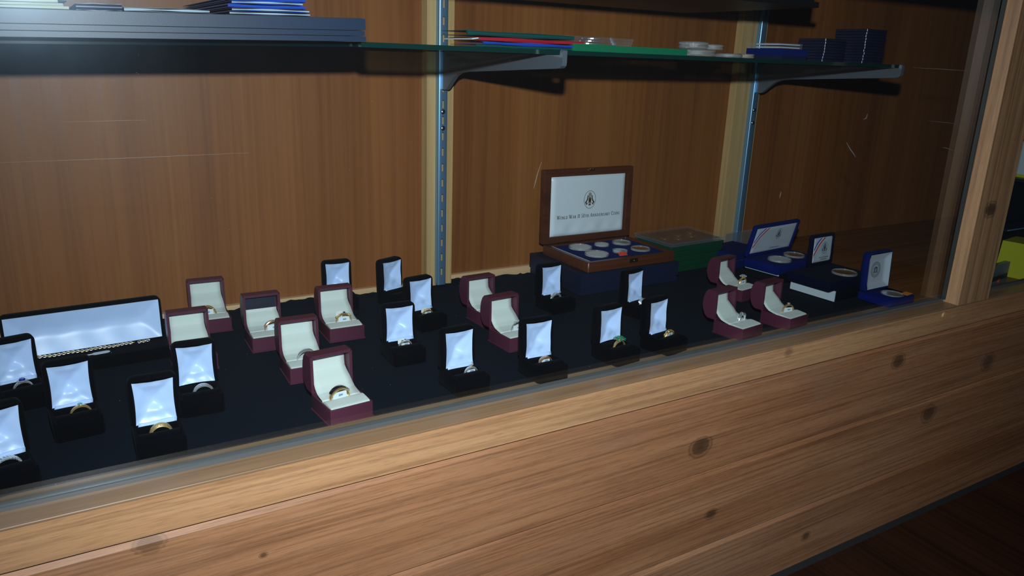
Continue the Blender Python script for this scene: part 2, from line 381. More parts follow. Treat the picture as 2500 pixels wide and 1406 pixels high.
for w in (0.1277, 0.128, 0.1155):
    board(zt, zt - w); zt -= w + 0.0004
b = bmesh.new(); prism(b, [(YF + 0.006, ZF + 0.0125), (YF - 0.004, ZF + 0.003), (YF - 0.008, ZF), (YF + 0.02, ZF), (YF + 0.02, ZF + 0.0125)], XL, XR)
cpart('toe_strip', b, M['toe'])
# grey channel that holds the glass
b = bmesh.new(); prism(b, [(-0.4705, -0.001), (-0.4705, 0.0035), (-0.4690, 0.0042), (-0.4690, 0.0008), (-0.4622, 0.0008), (-0.4622, 0.0045), (-0.4610, 0.0045), (-0.4610, -0.001)], XL, XR)
cpart('glass_channel', b, M['channel'])
# corner post with the dark sealant line and the dowel plug
cpart('post', bbox(0.7615, 0.857, -0.4975, -0.4700, -0.0005, 0.62, 0.0035, 3), M['post'], smooth=40)
cpart('sealant', bbox(0.757, 0.7625, -0.4745, -0.4690, 0.004, 0.60, 0.001), M['glue'])
b = bmesh.new(); cyl(b, (0.722, YF - 0.0025, -0.012), 0.0052, -0.002, 14, 'y', 0.0042); cpart('dowel_plug', b, M['batten'], smooth=40)
cpart('header_rail', bbox(XL, XR, -0.505, -0.465, 0.517, 0.60, 0.002), M['header'])
# slotted standards
def standard(x):
    b = bmesh.new(); x0, x1 = x - 0.0082, x + 0.0082; yf, yb = -0.0312, -0.0203; zb, zt_ = 0.004, 0.60; t = 0.0012
    # side flanges with rounded front edges, front web around the slots
    prof = [(x0, yb), (x0, yf + 0.002), (x0 + 0.0006, yf + 0.0006), (x0 + 0.002, yf), (x - 0.0016, yf), (x - 0.0016, yf + t), (x0 + t, yf + t), (x0 + t, yb)]
    prism(b, prof, zb, zt_, 'z')
    prism(b, [(2 * x - a, c) for a, c in prof], zb, zt_, 'z')
    z = zb
    k = 0
    while True:
        s0 = 0.034 + 0.0254 * k - 0.0127; s1 = s0 + 0.0127
        if s0 > zt_: break
        box(b, x - 0.0016, x + 0.0016, yf, yf + t, z, s0); z = s1; k += 1
    box(b, x - 0.0016, x + 0.0016, yf, yf + t, z, max(z + 0.001, zt_))
    s = cpart('shelf_standard', b, M['steel'], smooth=50)
    for n in (9.75, 10.78):
        c = bmesh.new(); loft(c, [[(x + r * math.cos(2 * PI * i / 12), yf - h, 0.034 + 0.0254 * n - 0.0127 + 0.0 + r * math.sin(2 * PI * i / 12)) for i in range(12)] for r, h in ((0.0042, -0.0002), (0.0036, 0.001), (0.0018, 0.0016))])
        obj('screw', c, M['screw'], s, smooth=60)
    return s
standard(0.0); standard(0.7205)

# ------------------------------------------------------------------ velvet cloth on the deck
def vel(u, v):
    x = -1.2 + u * 1.90; y = -0.4485 + v * 0.441
    z = -0.0022 + 0.0006 * math.sin(x * 31 + y * 17) * math.sin(y * 43 + 1)
    if v > 0.93:
        t = (v - 0.93) / 0.07
        y += t * (0.004 * math.sin(x * 57) + 0.003 * math.sin(x * 131 + 2) + 0.0015 * math.sin(x * 411)) - 0.003 * t
        z += (1 if x < 0.172 else 0.05) * t * t * (0.0035 + 0.0025 * math.sin(x * 23 + 1) + 0.0012 * math.sin(x * 190))
    if v < 0.03: y += 0.002 * math.sin(x * 9)
    if u > 0.97: x += 0.01 * math.sin(y * 30)
    return (x, y, z)
bm = bmesh.new(); sheet(bm, vel, 420, 60)
ex = bmesh.ops.extrude_face_region(bm, geom=bm.faces[:]); bmesh.ops.translate(bm, verts=[g for g in ex['geom'] if isinstance(g, bmesh.types.BMVert)], vec=(0, 0, .0012))
o = obj('velvet_cloth', bm, M['velvet'], smooth='all'); tag(o, 'black velvet cloth covering the floor of the display case', 'cloth')

# ------------------------------------------------------------------ front glass with scratches
gp = thing('display_glass', 'large clear front glass pane of the display case, dusty and scratched', 'glass', (0, 0, 0))
obj('pane', bbox(XL, 1.95, YG0, YG1, 0.0012, 0.60, 0), M['glass'], gp)
for pts, w in ((((-0.0948, 0.2751), (-0.0995, 0.2618), (-0.1015, 0.2540), (-0.1035, 0.2462)), .0003), (((0.427, 0.2836), (0.4391, 0.2728), (0.447, 0.2672), (0.4543, 0.261)), .0007),
               (((0.4654, 0.323), (0.4641, 0.3172), (0.4581, 0.315)), .0009), (((0.3025, 0.2192), (0.3018, 0.2150), (0.301, 0.2102)), .0008), (((-0.5462, 0.323), (-0.51, 0.3236), (-0.4847, 0.3239)), .00008), (((-0.5905, 0.2931), (-0.5059, 0.2935), (-0.4046, 0.2947)), .00009),
               (((0.5563, 0.3894), (0.64, 0.3887), (0.719, 0.3875)), .0004), (((0.6181, 0.3115), (0.67, 0.3082), (0.7167, 0.3046)), .0003), (((0.6712, 0.2692), (0.68, 0.2685), (0.7082, 0.2629)), .0005)):
    b = bmesh.new()
    for k in range(len(pts) - 1):
        (ax, az), (bx, bz) = pts[k], pts[k + 1]; d = Vector((bx - ax, bz - az)).normalized(); n = Vector((-d.y, d.x)) * w
        w0 = 0.25 if k == 0 else 1.0; w1 = 0.25 if k == len(pts) - 2 else 1.0
        q = [(ax - n.x * w0, az - n.y * w0), (bx - n.x * w1, bz - n.y * w1), (bx + n.x * w1, bz + n.y * w1), (ax + n.x * w0, az + n.y * w0)]
        prism(b, q, YG0 - 0.0002, YG0 - 0.00002, 'y')
    obj('scratch', b, M['scratch'], gp)

# ------------------------------------------------------------------ shelf brackets and glass shelves
def bracket(x, tip, label):
    t = thing('shelf_bracket', label, 'bracket', (x, -0.0312, 0.3885), 0, 'steel shelf brackets')
    y0 = 0.0
    T = -(tip - 0.0312)
    prof = [(-0.001, -0.0005), (-0.001, -0.0575), (-0.011, -0.0585), (-0.017, -0.057), (-0.023, -0.053), (-0.033, -0.045), (-0.046, -0.036), (-0.060, -0.031), (-0.080, -0.0285),
            (T + 0.012, -0.0165), (T + 0.004, -0.0155), (T + 0.001, -0.013), (T, -0.009), (T + 0.0002, 0.005), (T + 0.003, 0.0062), (T + 0.0058, 0.005), (T + 0.0062, -0.0005)]
    b = bmesh.new(); prism(b, prof, -0.0035, 0.0035); bevel(b, 0.0008, 2, 50); obj('bracket_arm', b, M['bracket'], t, smooth=35)
    b = bmesh.new(); box(b, -0.0046, -0.0010, -0.0035, 0.0, -0.0575, -0.001); box(b, 0.0010, 0.0046, -0.0035, 0.0, -0.0575, -0.001); bevel(b, 0.0006, 1); obj('hook_plate', b, M['steel'], t)
    return t
bracket(0.0, 0.366, 'grey steel shelf bracket on the wood strip nearest the trays')
bracket(0.7205, 0.346, 'grey steel shelf bracket under the far end of the glass shelf')
bracket(-1.0, 0.346, 'grey steel shelf bracket under the tray shelf')
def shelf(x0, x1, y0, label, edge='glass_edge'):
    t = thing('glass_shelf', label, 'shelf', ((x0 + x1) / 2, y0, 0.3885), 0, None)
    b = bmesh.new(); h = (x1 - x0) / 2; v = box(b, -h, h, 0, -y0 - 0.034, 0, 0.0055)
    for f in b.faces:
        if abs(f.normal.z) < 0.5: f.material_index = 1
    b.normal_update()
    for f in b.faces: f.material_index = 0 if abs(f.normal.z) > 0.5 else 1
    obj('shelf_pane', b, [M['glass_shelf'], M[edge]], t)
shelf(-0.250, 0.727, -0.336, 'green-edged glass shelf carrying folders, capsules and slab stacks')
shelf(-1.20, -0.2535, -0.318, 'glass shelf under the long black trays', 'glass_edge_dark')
ZS = 0.3941
# upper shelf, just above the picture: it only throws the dark band on the panel
shelf_up = thing('upper_shelf', 'loaded upper shelf along the top edge of the display case', 'shelf', (0, -0.33, 0.4735))
obj('shelf_board', bbox(-1.3, 0.50, 0.0, 0.30, 0.0, 0.008, 0.003, 3), M['black'], shelf_up)
ub = thing('storage_box', 'dark storage box on the upper shelf, at the very top edge', 'box', (0, -0.325, 0.4817))
obj('box_body', bbox(-1.28, 0.494, 0.0, 0.28, 0.0, 0.09, 0.006, 3), M['black_card'], ub); obj('box_lid', bbox(-1.284, 0.498, -.003, 0.283, 0.07, 0.10, 0.004, 3), M['black_card'], ub)

# ------------------------------------------------------------------ ring boxes
def maroon_box(name_label, x, y, deg, dark=False, tilt=0.0, lining=True):
    t = thing('ring_box', name_label, 'ring box', (x, y, 0.0006), math.radians(deg), 'maroon leatherette ring boxes')
    return t
_mb = {}
def maroon_parts():
    b = bmesh.new()
    w, d = 0.0495, 0.0525
    loft(b, [xy(rrect(w + .002, d + .002, .0015, 2), 0), xy(rrect(w + .002, d + .002, .0015, 2), .0012), xy(rrect(w, d, .0012, 2), .0016), xy(rrect(w, d, .0012, 2), .0187), xy(rrect(w - .001, d - .001, .0012, 2), .0193),
             xy(rrect(w - .0032, d - .0032, .001, 2), .0193), xy(rrect(w - .0036, d - .0036, .001, 2), .0035)])
    base = obj('base', b, M['maroon'], smooth=35)
    # lid: curved-back shell, opening faces -y; origin on the hinge line
    prof = [(0, 0), (0, .0440), (.0165, .0440), (.0205, .0405), (.0238, .034), (.0256, .026), (.0258, .0185), (.0240, .011), (.0205, .0045), (.0150, .0002)]
    b = bmesh.new(); hw = w / 2
    cx_, cz_ = .011, .022
    A = []
    for s, ins in ((-hw, 0.0012), (-hw + .0012, 0), (hw - .0012, 0), (hw, .0012)):
        lp = []
        for (py, pz) in prof:
            dy, dz = py - cx_, pz - cz_; l = math.hypot(dy, dz)
            lp.append((s, py - dy / l * ins, pz - dz / l * ins))
        A.append(lp)
    R = loft(b, A)
    b.faces.ensure_lookup_table()
    # replace the opening (profile edge 0-1) with a rim and a cavity
    dele = [f for f in b.faces if all(abs(v.co.y) < 1.3e-3 for v in f.verts) and abs(f.normal.y) >= 0 and len(f.verts) == 4 and all(abs(v.co.x) < hw + 1e-6 for v in f.verts) and max(v.co.z for v in f.verts) - min(v.co.z for v in f.verts) > .03]
    bmesh.ops.delete(b, geom=dele, context='FACES_ONLY')
    bmesh.ops.holes_fill(b, edges=[e for e in b.edges if len(e.link_faces) == 1], sides=0)
    b.normal_update()
    rim = [f for f in b.faces if len(f.verts) >= 8 and abs(f.normal.y) > 0.8]
    if rim:
        r = bmesh.ops.inset_region(b, faces=rim, thickness=.0036, depth=0.0)
        b.normal_update()
        ex = bmesh.ops.extrude_face_region(b, geom=rim)
        vs_ = [g for g in ex['geom'] if isinstance(g, bmesh.types.BMVert)]
        bmesh.ops.translate(b, verts=vs_, vec=(0, .0145, 0))
        for v in vs_:   # the cavity narrows with the curved back
            if v.co.z < .012: v.co.y -= .004
        bmesh.ops.delete(b, geom=[f for f in rim if f.is_valid], context='FACES_ONLY')
    lid = obj('lid', b, M['maroon'], smooth=28)
    # lining: one cream sheet from the lid down into the slot
    def lin(pr):
        bb = bmesh.new(); hw2 = .0212
        dense = []
        for i in range(len(pr) - 1):
            for k in range(4): dense.append([pr[i][q] + (pr[i + 1][q] - pr[i][q]) * k / 4 for q in range(3)])
        dense.append(list(pr[-1]))
        nv = len(dense) - 1
        sheet(bb, lambda u, v: (((u - .5) * 2) * dense[round(v * nv)][2], dense[round(v * nv)][0], dense[round(v * nv)][1]), 6, nv)
        solid(bb, geom=bb.faces[:], thickness=.0006); return bb
    # (y from box centre, z, half width)
    P1 = [(.0005, .0125, .0222), (.0005, .0195, .0222), (.0075, .0205, .0222), (.0145, .0222, .0222), (.0205, .0262, .0220), (.0260, .0320, .0213), (.0320, .0370, .0205), (.0365, .0410, .0203), (.0375, .0470, .0203), (.0378, .0595, .0203)]
    P2 = P1[:7] + [(.0335, .0405, .0205)]
    lin1 = obj('lining', lin(P1), M['cream'], smooth='all'); lin2 = obj('lining', lin(P2), M['cream'], smooth='all')
    def cush(u, v):
        xx = (u - .5) * .0448; yy = -.0240 + v * .0226
        e = min(v, 1 - v) * 2
        return (xx, yy, .0196 + .0016 * math.sin(PI * min(1, v * 1.2) * .5) * (1 if v < .8 else (1 - v) * 5) - (.0012 if v == 0 else 0))
    bb = bmesh.new(); sheet(bb, cush, 6, 12)
    b2 = bmesh.ops.extrude_face_region(bb, geom=bb.faces[:]); bmesh.ops.translate(bb, verts=[g for g in b2['geom'] if isinstance(g, bmesh.types.BMVert)], vec=(0, 0, -.012))
    cu = obj('cushion', bb, M['cream'], smooth=50)
    bb = bmesh.new(); box(bb, -.0206, .0206, .0366, .0371, .024, .0600); bk = obj('lid_backing', bb, M['dark_lining'])
    _mb.update(base=base, lid=lid, lin1=lin1, lin2=lin2, cu=cu, bk=bk)
maroon_parts()
_mb_used = set()
def put(src, parent, loc=(0, 0, 0), rot=(0, 0, 0), store=None):
    key = src.name
    if key in _used:
        c = src.copy(); COL.objects.link(c)
    else:
        c = src; _used.add(key)
    c.parent = parent; c.location = loc; c.rotation_euler = rot
    return c
_used = set()
def maroon(x, y, deg, label, empty_lid=False, tilt=-1.5):
    t = thing('ring_box', label, 'ring box', (x, y, 0.0), math.radians(deg), 'maroon leatherette ring boxes')
    put(_mb['base'], t); put(_mb['cu'], t)
    put(_mb['lid'], t, (0, .0238, .0190), (math.radians(tilt), 0, 0))
    put(_mb['lin2'] if empty_lid else _mb['lin1'], t)
    if empty_lid: put(_mb['bk'], t)
    return t

_bb = {}
def black_parts():
    w, d = .0455, .0525
    b = bmesh.new()
    R = lambda e, n=4: rrect(w + 2 * e, d + 2 * e, .005 + e, n)
    loft(b, [xy(R(-.002), 0), xy(R(0), .002), xy(R(0), .0180), xy(R(-.0006), .0200), xy(R(-.0018), .0208), xy(R(-.0034), .0206), xy(R(-.0040), .0040)])
    base = obj('base', b, M['flock'], smooth=50)
    # lid, origin on hinge line; opening faces -y
    H = .0520; r = .0065
    b = bmesh.new(); c = H / 2 - .001
    RR = lambda e: rrect(w + 2 * e, H + 2 * e, r + e, 5)
    loft(b, [xz(RR(-.0055), .0112, 0, c), xz(RR(-.0038), .0006, 0, c), xz(RR(-.0020), 0, 0, c), xz(RR(-.0006), .0008, 0, c), xz(RR(0), .003, 0, c), xz(RR(0), .0115, 0, c), xz(RR(-.0012), .0138, 0, c), xz(RR(-.0045), .0150, 0, c)])
    lid = obj('lid', b, M['flock'], smooth=60)
    def sat(seed):
        rnd = random.Random(seed); ax = rnd.uniform(-.12, .12); az = rnd.uniform(-.1, .1); dp = rnd.uniform(.0088, .0100)
        W2, Z0, Z1 = .0187, .0026, .0470
        def f(u, v):
            q = 2 * v - 1; p = 2 * u - 1
            xx = p * W2 * (1 - .055 * (1 - q * q)); zz = Z0 + (Z1 - Z0) * v - .0012 * (1 - p * p) * (1 if v > .5 else -1) * (2 * abs(v - .5)) ** 3
            a = (1 - abs(p - ax * (1 - abs(p)))) / .95; t = (1 - v) / (.46 + az * .3); bo = v / (.44 - az * .3)
            h = min(a, t, bo, 1.0)
            k = 19.0
            s = -math.log(math.exp(-k * a) + math.exp(-k * t) + math.exp(-k * bo) + math.exp(-k * 1.0)) / k
            s = max(0.0, s)
            yy = -.0006 + dp * s
            # cushion bulge on the lower fold and a lighter one on top
            yy -= .0030 * math.exp(-((p) / .60) ** 2 - ((v - .27) / .105) ** 2)
            yy -= .0010 * math.exp(-((p) / .5) ** 2 - ((v - .86) / .07) ** 2)
            yy += .00025 * math.sin(p * 9 + seed) * math.sin(v * 11 + seed * 2)
            return (xx, yy, zz)
        bb = bmesh.new(); sheet(bb, f, 26, 30); return bb
    sats = [obj('satin_lining', sat(k), M['satin'], smooth='all') for k in range(4)]
    def flap(u, v):
        p = 2 * u - 1
        return (p * .0176 + .0012 * (1 - v), -.0004 - .0046 * v ** 1.2, .0046 - .0052 * v + .0006 * math.sin(p * 3))
    bb = bmesh.new(); sheet(bb, flap, 10, 5); solid(bb, geom=bb.faces[:], thickness=.0005); fp = obj('satin_flap', bb, M['satin'], smooth='all')
    # two velvet rolls with the ring slot between them
    def pad(y0, y1, hh):
        bb = bmesh.new(); cyy = (y0 + y1) / 2; ry = (y1 - y0) / 2
        prof = [(y0, .004)] + [(cyy - ry * math.cos(PI * k / 8), .0178 + hh * math.sin(PI * k / 8)) for k in range(9)] + [(y1, .004)]
        prism(bb, prof, -.0187, .0187); bevel(bb, .0012, 2, 50); return bb
    p1 = obj('ring_pad', pad(-.0222, -.0028, .0042), M['flock'], smooth=50); p2 = obj('ring_pad', pad(-.0006, .0170, .0042), M['flock'], smooth=50)
    _bb.update(base=base, lid=lid, sats=sats, fp=fp, p1=p1, p2=p2)
black_parts()
_nb = [0]
def black(x, y, deg, label, tilt=-2.0, flap=True, s=None):
    t = thing('ring_box', label, 'ring box', (x, y, 0.0), math.radians(deg), 'black velvet ring boxes')
    put(_bb['base'], t); put(_bb['p1'], t); put(_bb['p2'], t)
    hy, hz = .0125, .0200; ro = (math.radians(tilt), 0, 0)
    k = _nb[0] % 4 if s is None else s; _nb[0] += 1
    put(_bb['lid'], t, (0, hy, hz), ro)
    put(_bb['sats'][k], t, (0, hy, hz), ro)
    if flap: put(_bb['fp'], t, (0, hy, hz), ro)
    return t

# ------------------------------------------------------------------ rings
def arc_pts(R, n, y=0): return [(R * math.cos(2 * PI * i / n), y, R * math.sin(2 * PI * i / n)) for i in range(n)]
def band(bm, R, wid, thick, n=40, y0=0.0, top=1.0, dome=.35):
    """wid: half width at the shank, times `top` at the crown"""
    rings = []
    for i in range(n):
        a = 2 * PI * i / n; s = max(0, math.sin(a)); w = wid * (1 + (top - 1) * s ** 2); t = thick * (1 + .35 * (top > 1.2) * s ** 2)
        prof = [(-w, 0), (-w, t * .6), (-w * .5, t * (1 - dome * .3)), (0, t), (w * .5, t * (1 - dome * .3)), (w, t * .6), (w, 0)]
        rings.append([(math.cos(a) * (R + h), y0 + yy, math.sin(a) * (R + h)) for yy, h in prof])
    V = [[bm.verts.new(p) for p in r] for r in rings]; m = len(V[0])
    for i in range(n):
        for k in range(m): bm.faces.new((V[i][k], V[i][(k + 1) % m], V[(i + 1) % n][(k + 1) % m], V[(i + 1) % n][k]))
def gem_bm(bm, c, nrm, r, h=None, seg=8):
    nrm = Vector(nrm).normalized(); h = h or r * .7; s = nrm.orthogonal().normalized(); u = nrm.cross(s); c = Vector(c)
    def lp(rr, t, o=0): return [c + (s * math.cos(2 * PI * (i + o) / seg) + u * math.sin(2 * PI * (i + o) / seg)) * rr + nrm * t for i in range(seg)]
    loft(bm, [lp(r * .25, -h * .9), lp(r, 0), lp(r * .92, h * .25), lp(r * .55, h * .6, .5)])
def ball(bm, c, r, u=8, v=5):
    m = bmesh.ops.create_uvsphere(bm, u_segments=u, v_segments=v, radius=r); bmesh.ops.translate(bm, verts=m['verts'], vec=c)
def ring(bx, dx, label, style, metal='gold', R=.0098, z=None, turn=0.0, tagk=None, lift=.0035, stone='diamond', lean=0.0):
    """bx: its box; the ring stands in the box's slot, but is a thing of its own"""
    is_m = 'maroon' in bx['group']
    ly = -.0008 if is_m else -.0017
    top = .0195 if is_m else .0200
    zz = (top + .0004 if is_m else top - .0046) if z is None else z
    w = Matrix.Rotation(bx.rotation_euler.z, 4, 'Z'); p = Vector(bx.location) + w @ Vector((dx, ly, zz))
    t = thing('ring', label, 'ring', p, 0, 'rings in the open boxes', rot=(lean, 0, bx.rotation_euler.z + math.radians(turn)))
    mm = M[metal]
    def put_stones(lst, m, nm='stone'):
        for (c, n, r) in lst:
            b = bmesh.new(); gem_bm(b, c, n, r); obj(nm, b, M[m], t)
    b = bmesh.new()
    if style == 'plain': band(b, R, .0019, .0014, top=1.6)
    elif style == 'wide': band(b, R, .0022, .0014, top=2.0)
    elif style == 'onyx': band(b, R, .0024, .0015, top=1.9)
    elif style == 'triple':
        for k in (-1, 0, 1): band(b, R + (.0006 if k == 0 else 0), .0010, .0013, y0=k * .0024, top=1.4)
    elif style == 'four':
        for k in (-1.5, -.5, .5, 1.5): band(b, R + .0003 * (1.5 - abs(k)), .0009, .0013, y0=k * .0022, top=1.3)
    elif style in ('weave', 'filigree'):
        for k in range(3):
            ph = k * 2 * PI / 3; pts = []
            for i in range(60):
                a = 2 * PI * i / 60; s = max(0, math.sin(a)); A = .0009 + .0026 * s
                pts.append((math.cos(a) * (R + .0007 + .0005 * math.cos(a * 9 + ph)), A * math.sin(a * 9 + ph), math.sin(a) * (R + .0007 + .0005 * math.cos(a * 9 + ph))))
            tube(b, pts, .0007, 5, True)
        band(b, R - .0004, .0011, .0007, top=2.6 if style == 'filigree' else 1.6)
    elif style in ('solitaire', 'halo', 'cluster', 'flowers', 'twist', 'bypass', 'nugget', 'leaf'):
        band(b, R, .0014, .0015, top=1.7)
    else: band(b, R, .0012, .0012)
    T = R + .0012; cs = 1.35 if stone == 'emerald' else 1.0
    def on(a, y, h=0.0): return ((R + .0013 + h) * math.cos(a), y, (R + .0013 + h) * math.sin(a))
    if style == 'twist':
        for sgn in (-1, 1):
            tube(b, [on(.35 + 2.44 * i / 24, sgn * .0030 * math.cos(PI * i / 24), .0003) for i in range(25)], .0010, 6)
    if style == 'bypass':
        for sgn in (-1, 1): tube(b, [on(PI / 2 + sgn * (1.3 - 1.6 * i / 20), sgn * .0026 * (i / 20) ** .5, .0012 * i / 20) for i in range(21)], .0010, 6)
    if style == 'nugget':
        for i in range(22):
            a = PI / 2 + random.uniform(-1.0, 1.0); ball(b, on(a, random.uniform(-.0028, .0028) * (1 - .4 * abs(a - PI / 2)), random.uniform(0, .0009)), random.uniform(.0007, .0014), 7, 4)
    if style == 'leaf':
        for i in range(9):
            a = PI / 2 - 1.0 + .25 * i
            gem_bm(b, on(a, .0012 * (-1) ** i, .0002), (math.cos(a), .5 * (-1) ** i, math.sin(a)), .0023, .0012, 6)
    if style == 'halo':
        for i in range(14):
            q = 2 * PI * i / 14; ball(b, (.0046 * math.cos(q), .0038 * math.sin(q), T + .0008), .0009, 6, 4)
        tube(b, [(.0036 * math.cos(2 * PI * i / 20), .0030 * math.sin(2 * PI * i / 20), T + .0012) for i in range(20)], .0006, 5, True)
    if style == 'cluster':
        for i in range(10):
            q = 2 * PI * i / 10; tube(b, [on(PI / 2, 0), (.0035 * cs * math.cos(q), .0035 * cs * math.sin(q), T + .002), (.0056 * cs * math.cos(q), .0056 * cs * math.sin(q), T + .0034)], .0006 * cs, 5)
    if style == 'flowers':
        for c in (-.0038, 0, .0038):
            for i in range(6):
                q = 2 * PI * i / 6; ball(b, (c + .0014 * math.cos(q), .0016 * math.sin(q), T + .0008 - abs(c) * .3), .0008, 6, 4)
    if style == 'solitaire':
        for i in range(4):
            q = PI / 4 + PI / 2 * i; tube(b, [(0, 0, T - .0008), (.0017 * math.cos(q), .0017 * math.sin(q), T + .0024)], .0004, 5)
    obj('band', b, mm, t, smooth=50)
    S = []
    if style == 'solitaire': S = [((0, 0, T + .0020), (0, 0, 1), .0024)]
    elif style == 'halo': S = [((0, 0, T + .0022), (0, -.3, 1), .0034)]
    elif style == 'cluster':
        for k, (rr, n) in enumerate(((0, 1), (.0028, 6), (.0052, 9))):
            for i in range(n):
                q = 2 * PI * i / max(n, 1) + k * .4; S.append(((cs * rr * math.cos(q), cs * rr * math.sin(q), T + .0024 + cs * (.0026 - rr * rr * 75)), (rr * math.cos(q) * 120, rr * math.sin(q) * 120, 1), .0015 * cs))
    elif style == 'flowers': S = [((c, 0, T + .0014 - abs(c) * .3), (0, -.3, 1), .0010) for c in (-.0038, 0, .0038)]
    elif style == 'twist': S = [(on(PI / 2 + a, 0, .0008), (math.sin(-a), -.2, math.cos(a)), .0014) for a in (-.5, -.17, .17, .5)]
    elif style == 'pave': S = [(on(PI / 2 + a, 0, .0004), (math.sin(-a), -.2, math.cos(a)), .0011) for a in (-.6, -.4, -.2, 0, .2, .4, .6)]
    elif style == 'three': S = [(on(PI / 2 + a, 0, .0010), (math.sin(-a), -.2, math.cos(a)), .0017) for a in (-.42, 0, .42)]
    elif style == 'four': S = [(on(PI / 2 + a, y, -.0001), (math.sin(-a), 0, math.cos(a)), .0007) for a in (-.5, -.25, 0, .25, .5) for y in (-.0022, 0, .0022)]
    elif style == 'nugget': S = [(on(PI / 2 - .05, -.0006, .0016), (0, -.2, 1), .0017)]
    elif style == 'bypass': S = [(on(PI / 2, 0, .0014), (0, -.2, 1), .0014)]
    if S: put_stones(S, stone)
    if style == 'onyx':
        b2 = bmesh.new()
        sheet(b2, lambda u, v: ((R + .0022 + .0002 * math.sin(PI * v)) * math.cos(PI * (.18 + .64 * u)), (v - .5) * .0062 * (.55 + .45 * math.sin(PI * (.18 + .64 * u))), (R + .0022 + .0002 * math.sin(PI * v)) * math.sin(PI * (.18 + .64 * u))), 16, 4)
        solid(b2, geom=b2.faces[:], thickness=.0005); obj('inlay', b2, M['onyx'], t, smooth=50)
    # price tag: a slip of white paper through or behind the ring
    if tagk:
        b2 = bmesh.new()
        if 'u' in tagk:      # through the hoop, below the crown
            tz = R * (.28 if is_m else .52); pts = rrect(R * (1.55 if is_m else 1.3), R * (.75 if is_m else .5), .0015, 3); prism(b2, [(a, c + tz) for a, c in pts], -.0010, -.0006, 'y')
        if 'b' in tagk:      # standing behind, left of the crown
            pts = rrect(R * .95, R * 1.0, .0022, 3); prism(b2, [(a - R * .55, c + R * .95) for a, c in pts], .0030, .0034, 'y')
        if 'l' in tagk:      # tall slip at the left
            prism(b2, [(-R * .95, -.001), (-R * .15, .0005), (-R * .5, .006), (-R * .95, .0135)], .0022, .0026, 'y')
        if 'f' in tagk:      # lying in front
            prism(b2, [(a + R * .75, c - .0065) for a, c in rrect(.011, .0042, .0018, 3)], .0062 - R * .5, .0066 - R * .5, 'z')
        tg = obj('tag', b2, M['paper'], t)
        if 'u' in tagk:
            b3 = bmesh.new(); prism(b3, [(a + .0012, c + tz + .0002) for a, c in ((-.0028, -.0012), (.0022, -.0009), (.0024, .0010), (-.0024, .0012))], -.00125, -.00105, 'y'); obj('tag_print', b3, M['print_grey'], tg)
    return t

# maroon boxes ---------------------------------------------------
m1 = maroon(-.385, -.073, -3, 'maroon ring box against the back panel, furthest back left')
m2 = maroon(-.430, -.206, -1, 'maroon ring box partly hidden behind a black velvet box, beside the bracelet case')
m3 = maroon(-.331, -.174, -2, 'maroon ring box with loose cream lining and a dark empty lid', True)
m4 = maroon(-.3155, -.2945, -2, 'maroon ring box tucked behind the front maroon box, holding a plain silver band')
m5 = maroon(-.2300, -.1820, -2, 'maroon ring box with a gold nugget ring and white tag standing behind it')
m6 = maroon(-.3120, -.4200, 5, 'front maroon ring box nearest the glass, holding the black inlaid ring')
m7 = maroon(-.0115, -.2185, 3, 'maroon ring box half hidden behind the one with a silver ring, centre of case')
m8 = maroon(-.0290, -.3185, 4, 'maroon ring box with silver stone ring, partly covered by a black velvet box')
m9 = maroon(.4420, -.2900, 9, 'rear maroon ring box of the three right ones, beside the blue two-coin case')
m10 = maroon(.2930, -.4310, 7, 'maroon ring box close to the glass, silver twisted ring with tall tag')
m11 = maroon(.3960, -.4300, 7, 'maroon ring box with a solitaire ring, furthest right of the three', tilt=-1)
# black boxes ----------------------------------------------------
B1 = black(-.613, -.238, 12, 'black velvet ring box with sapphire ring, at the left edge')
B2 = black(-.565, -.332, 5, 'black velvet ring box with opal ring, below the bracelet tag')
B3 = black(-.624, -.421, 11, 'black velvet ring box cut by the left edge, filigree ring, nearest the glass')
B4 = black(-.4965, -.4130, -1, 'black velvet ring box with shining satin and four-row ring near the glass')
B5 = black(-.4450, -.3330, -2, 'black velvet ring box in front of a maroon one, triple band ring', flap=False)
B6 = black(-.1900, -.0620, -3, 'black velvet ring box by the back panel, behind a maroon ring box')
B7 = black(-.1030, -.0840, 20, 'black velvet ring box turned aside, by the wood strip at the back')
B8 = black(-.1080, -.1985, 9, 'black velvet ring box with gold flower ring, left of the wood strip')
B9 = black(-.1880, -.3020, -2, 'black velvet ring box holding the dark pronged ring with white tag')
B10 = black(-.1590, -.4180, 2, 'black velvet ring box with champagne stone ring, close to the glass')
B11 = black(-.0540, -.4310, -1, 'black velvet ring box with rose gold band hidden by its tag')
B12 = black(.1120, -.2145, 4, 'black velvet ring box in front of the navy cardboard box, swirl ring')
B13 = black(.0640, -.4290, 5, 'black velvet ring box with the large green emerald cluster ring', flap=False)
B14 = black(.2170, -.2980, 14, 'black velvet ring box with broad white gold ring, right of the navy box')
B15 = black(.1490, -.4290, 11, 'black velvet ring box with leaf-patterned two-tone ring, by the glass')

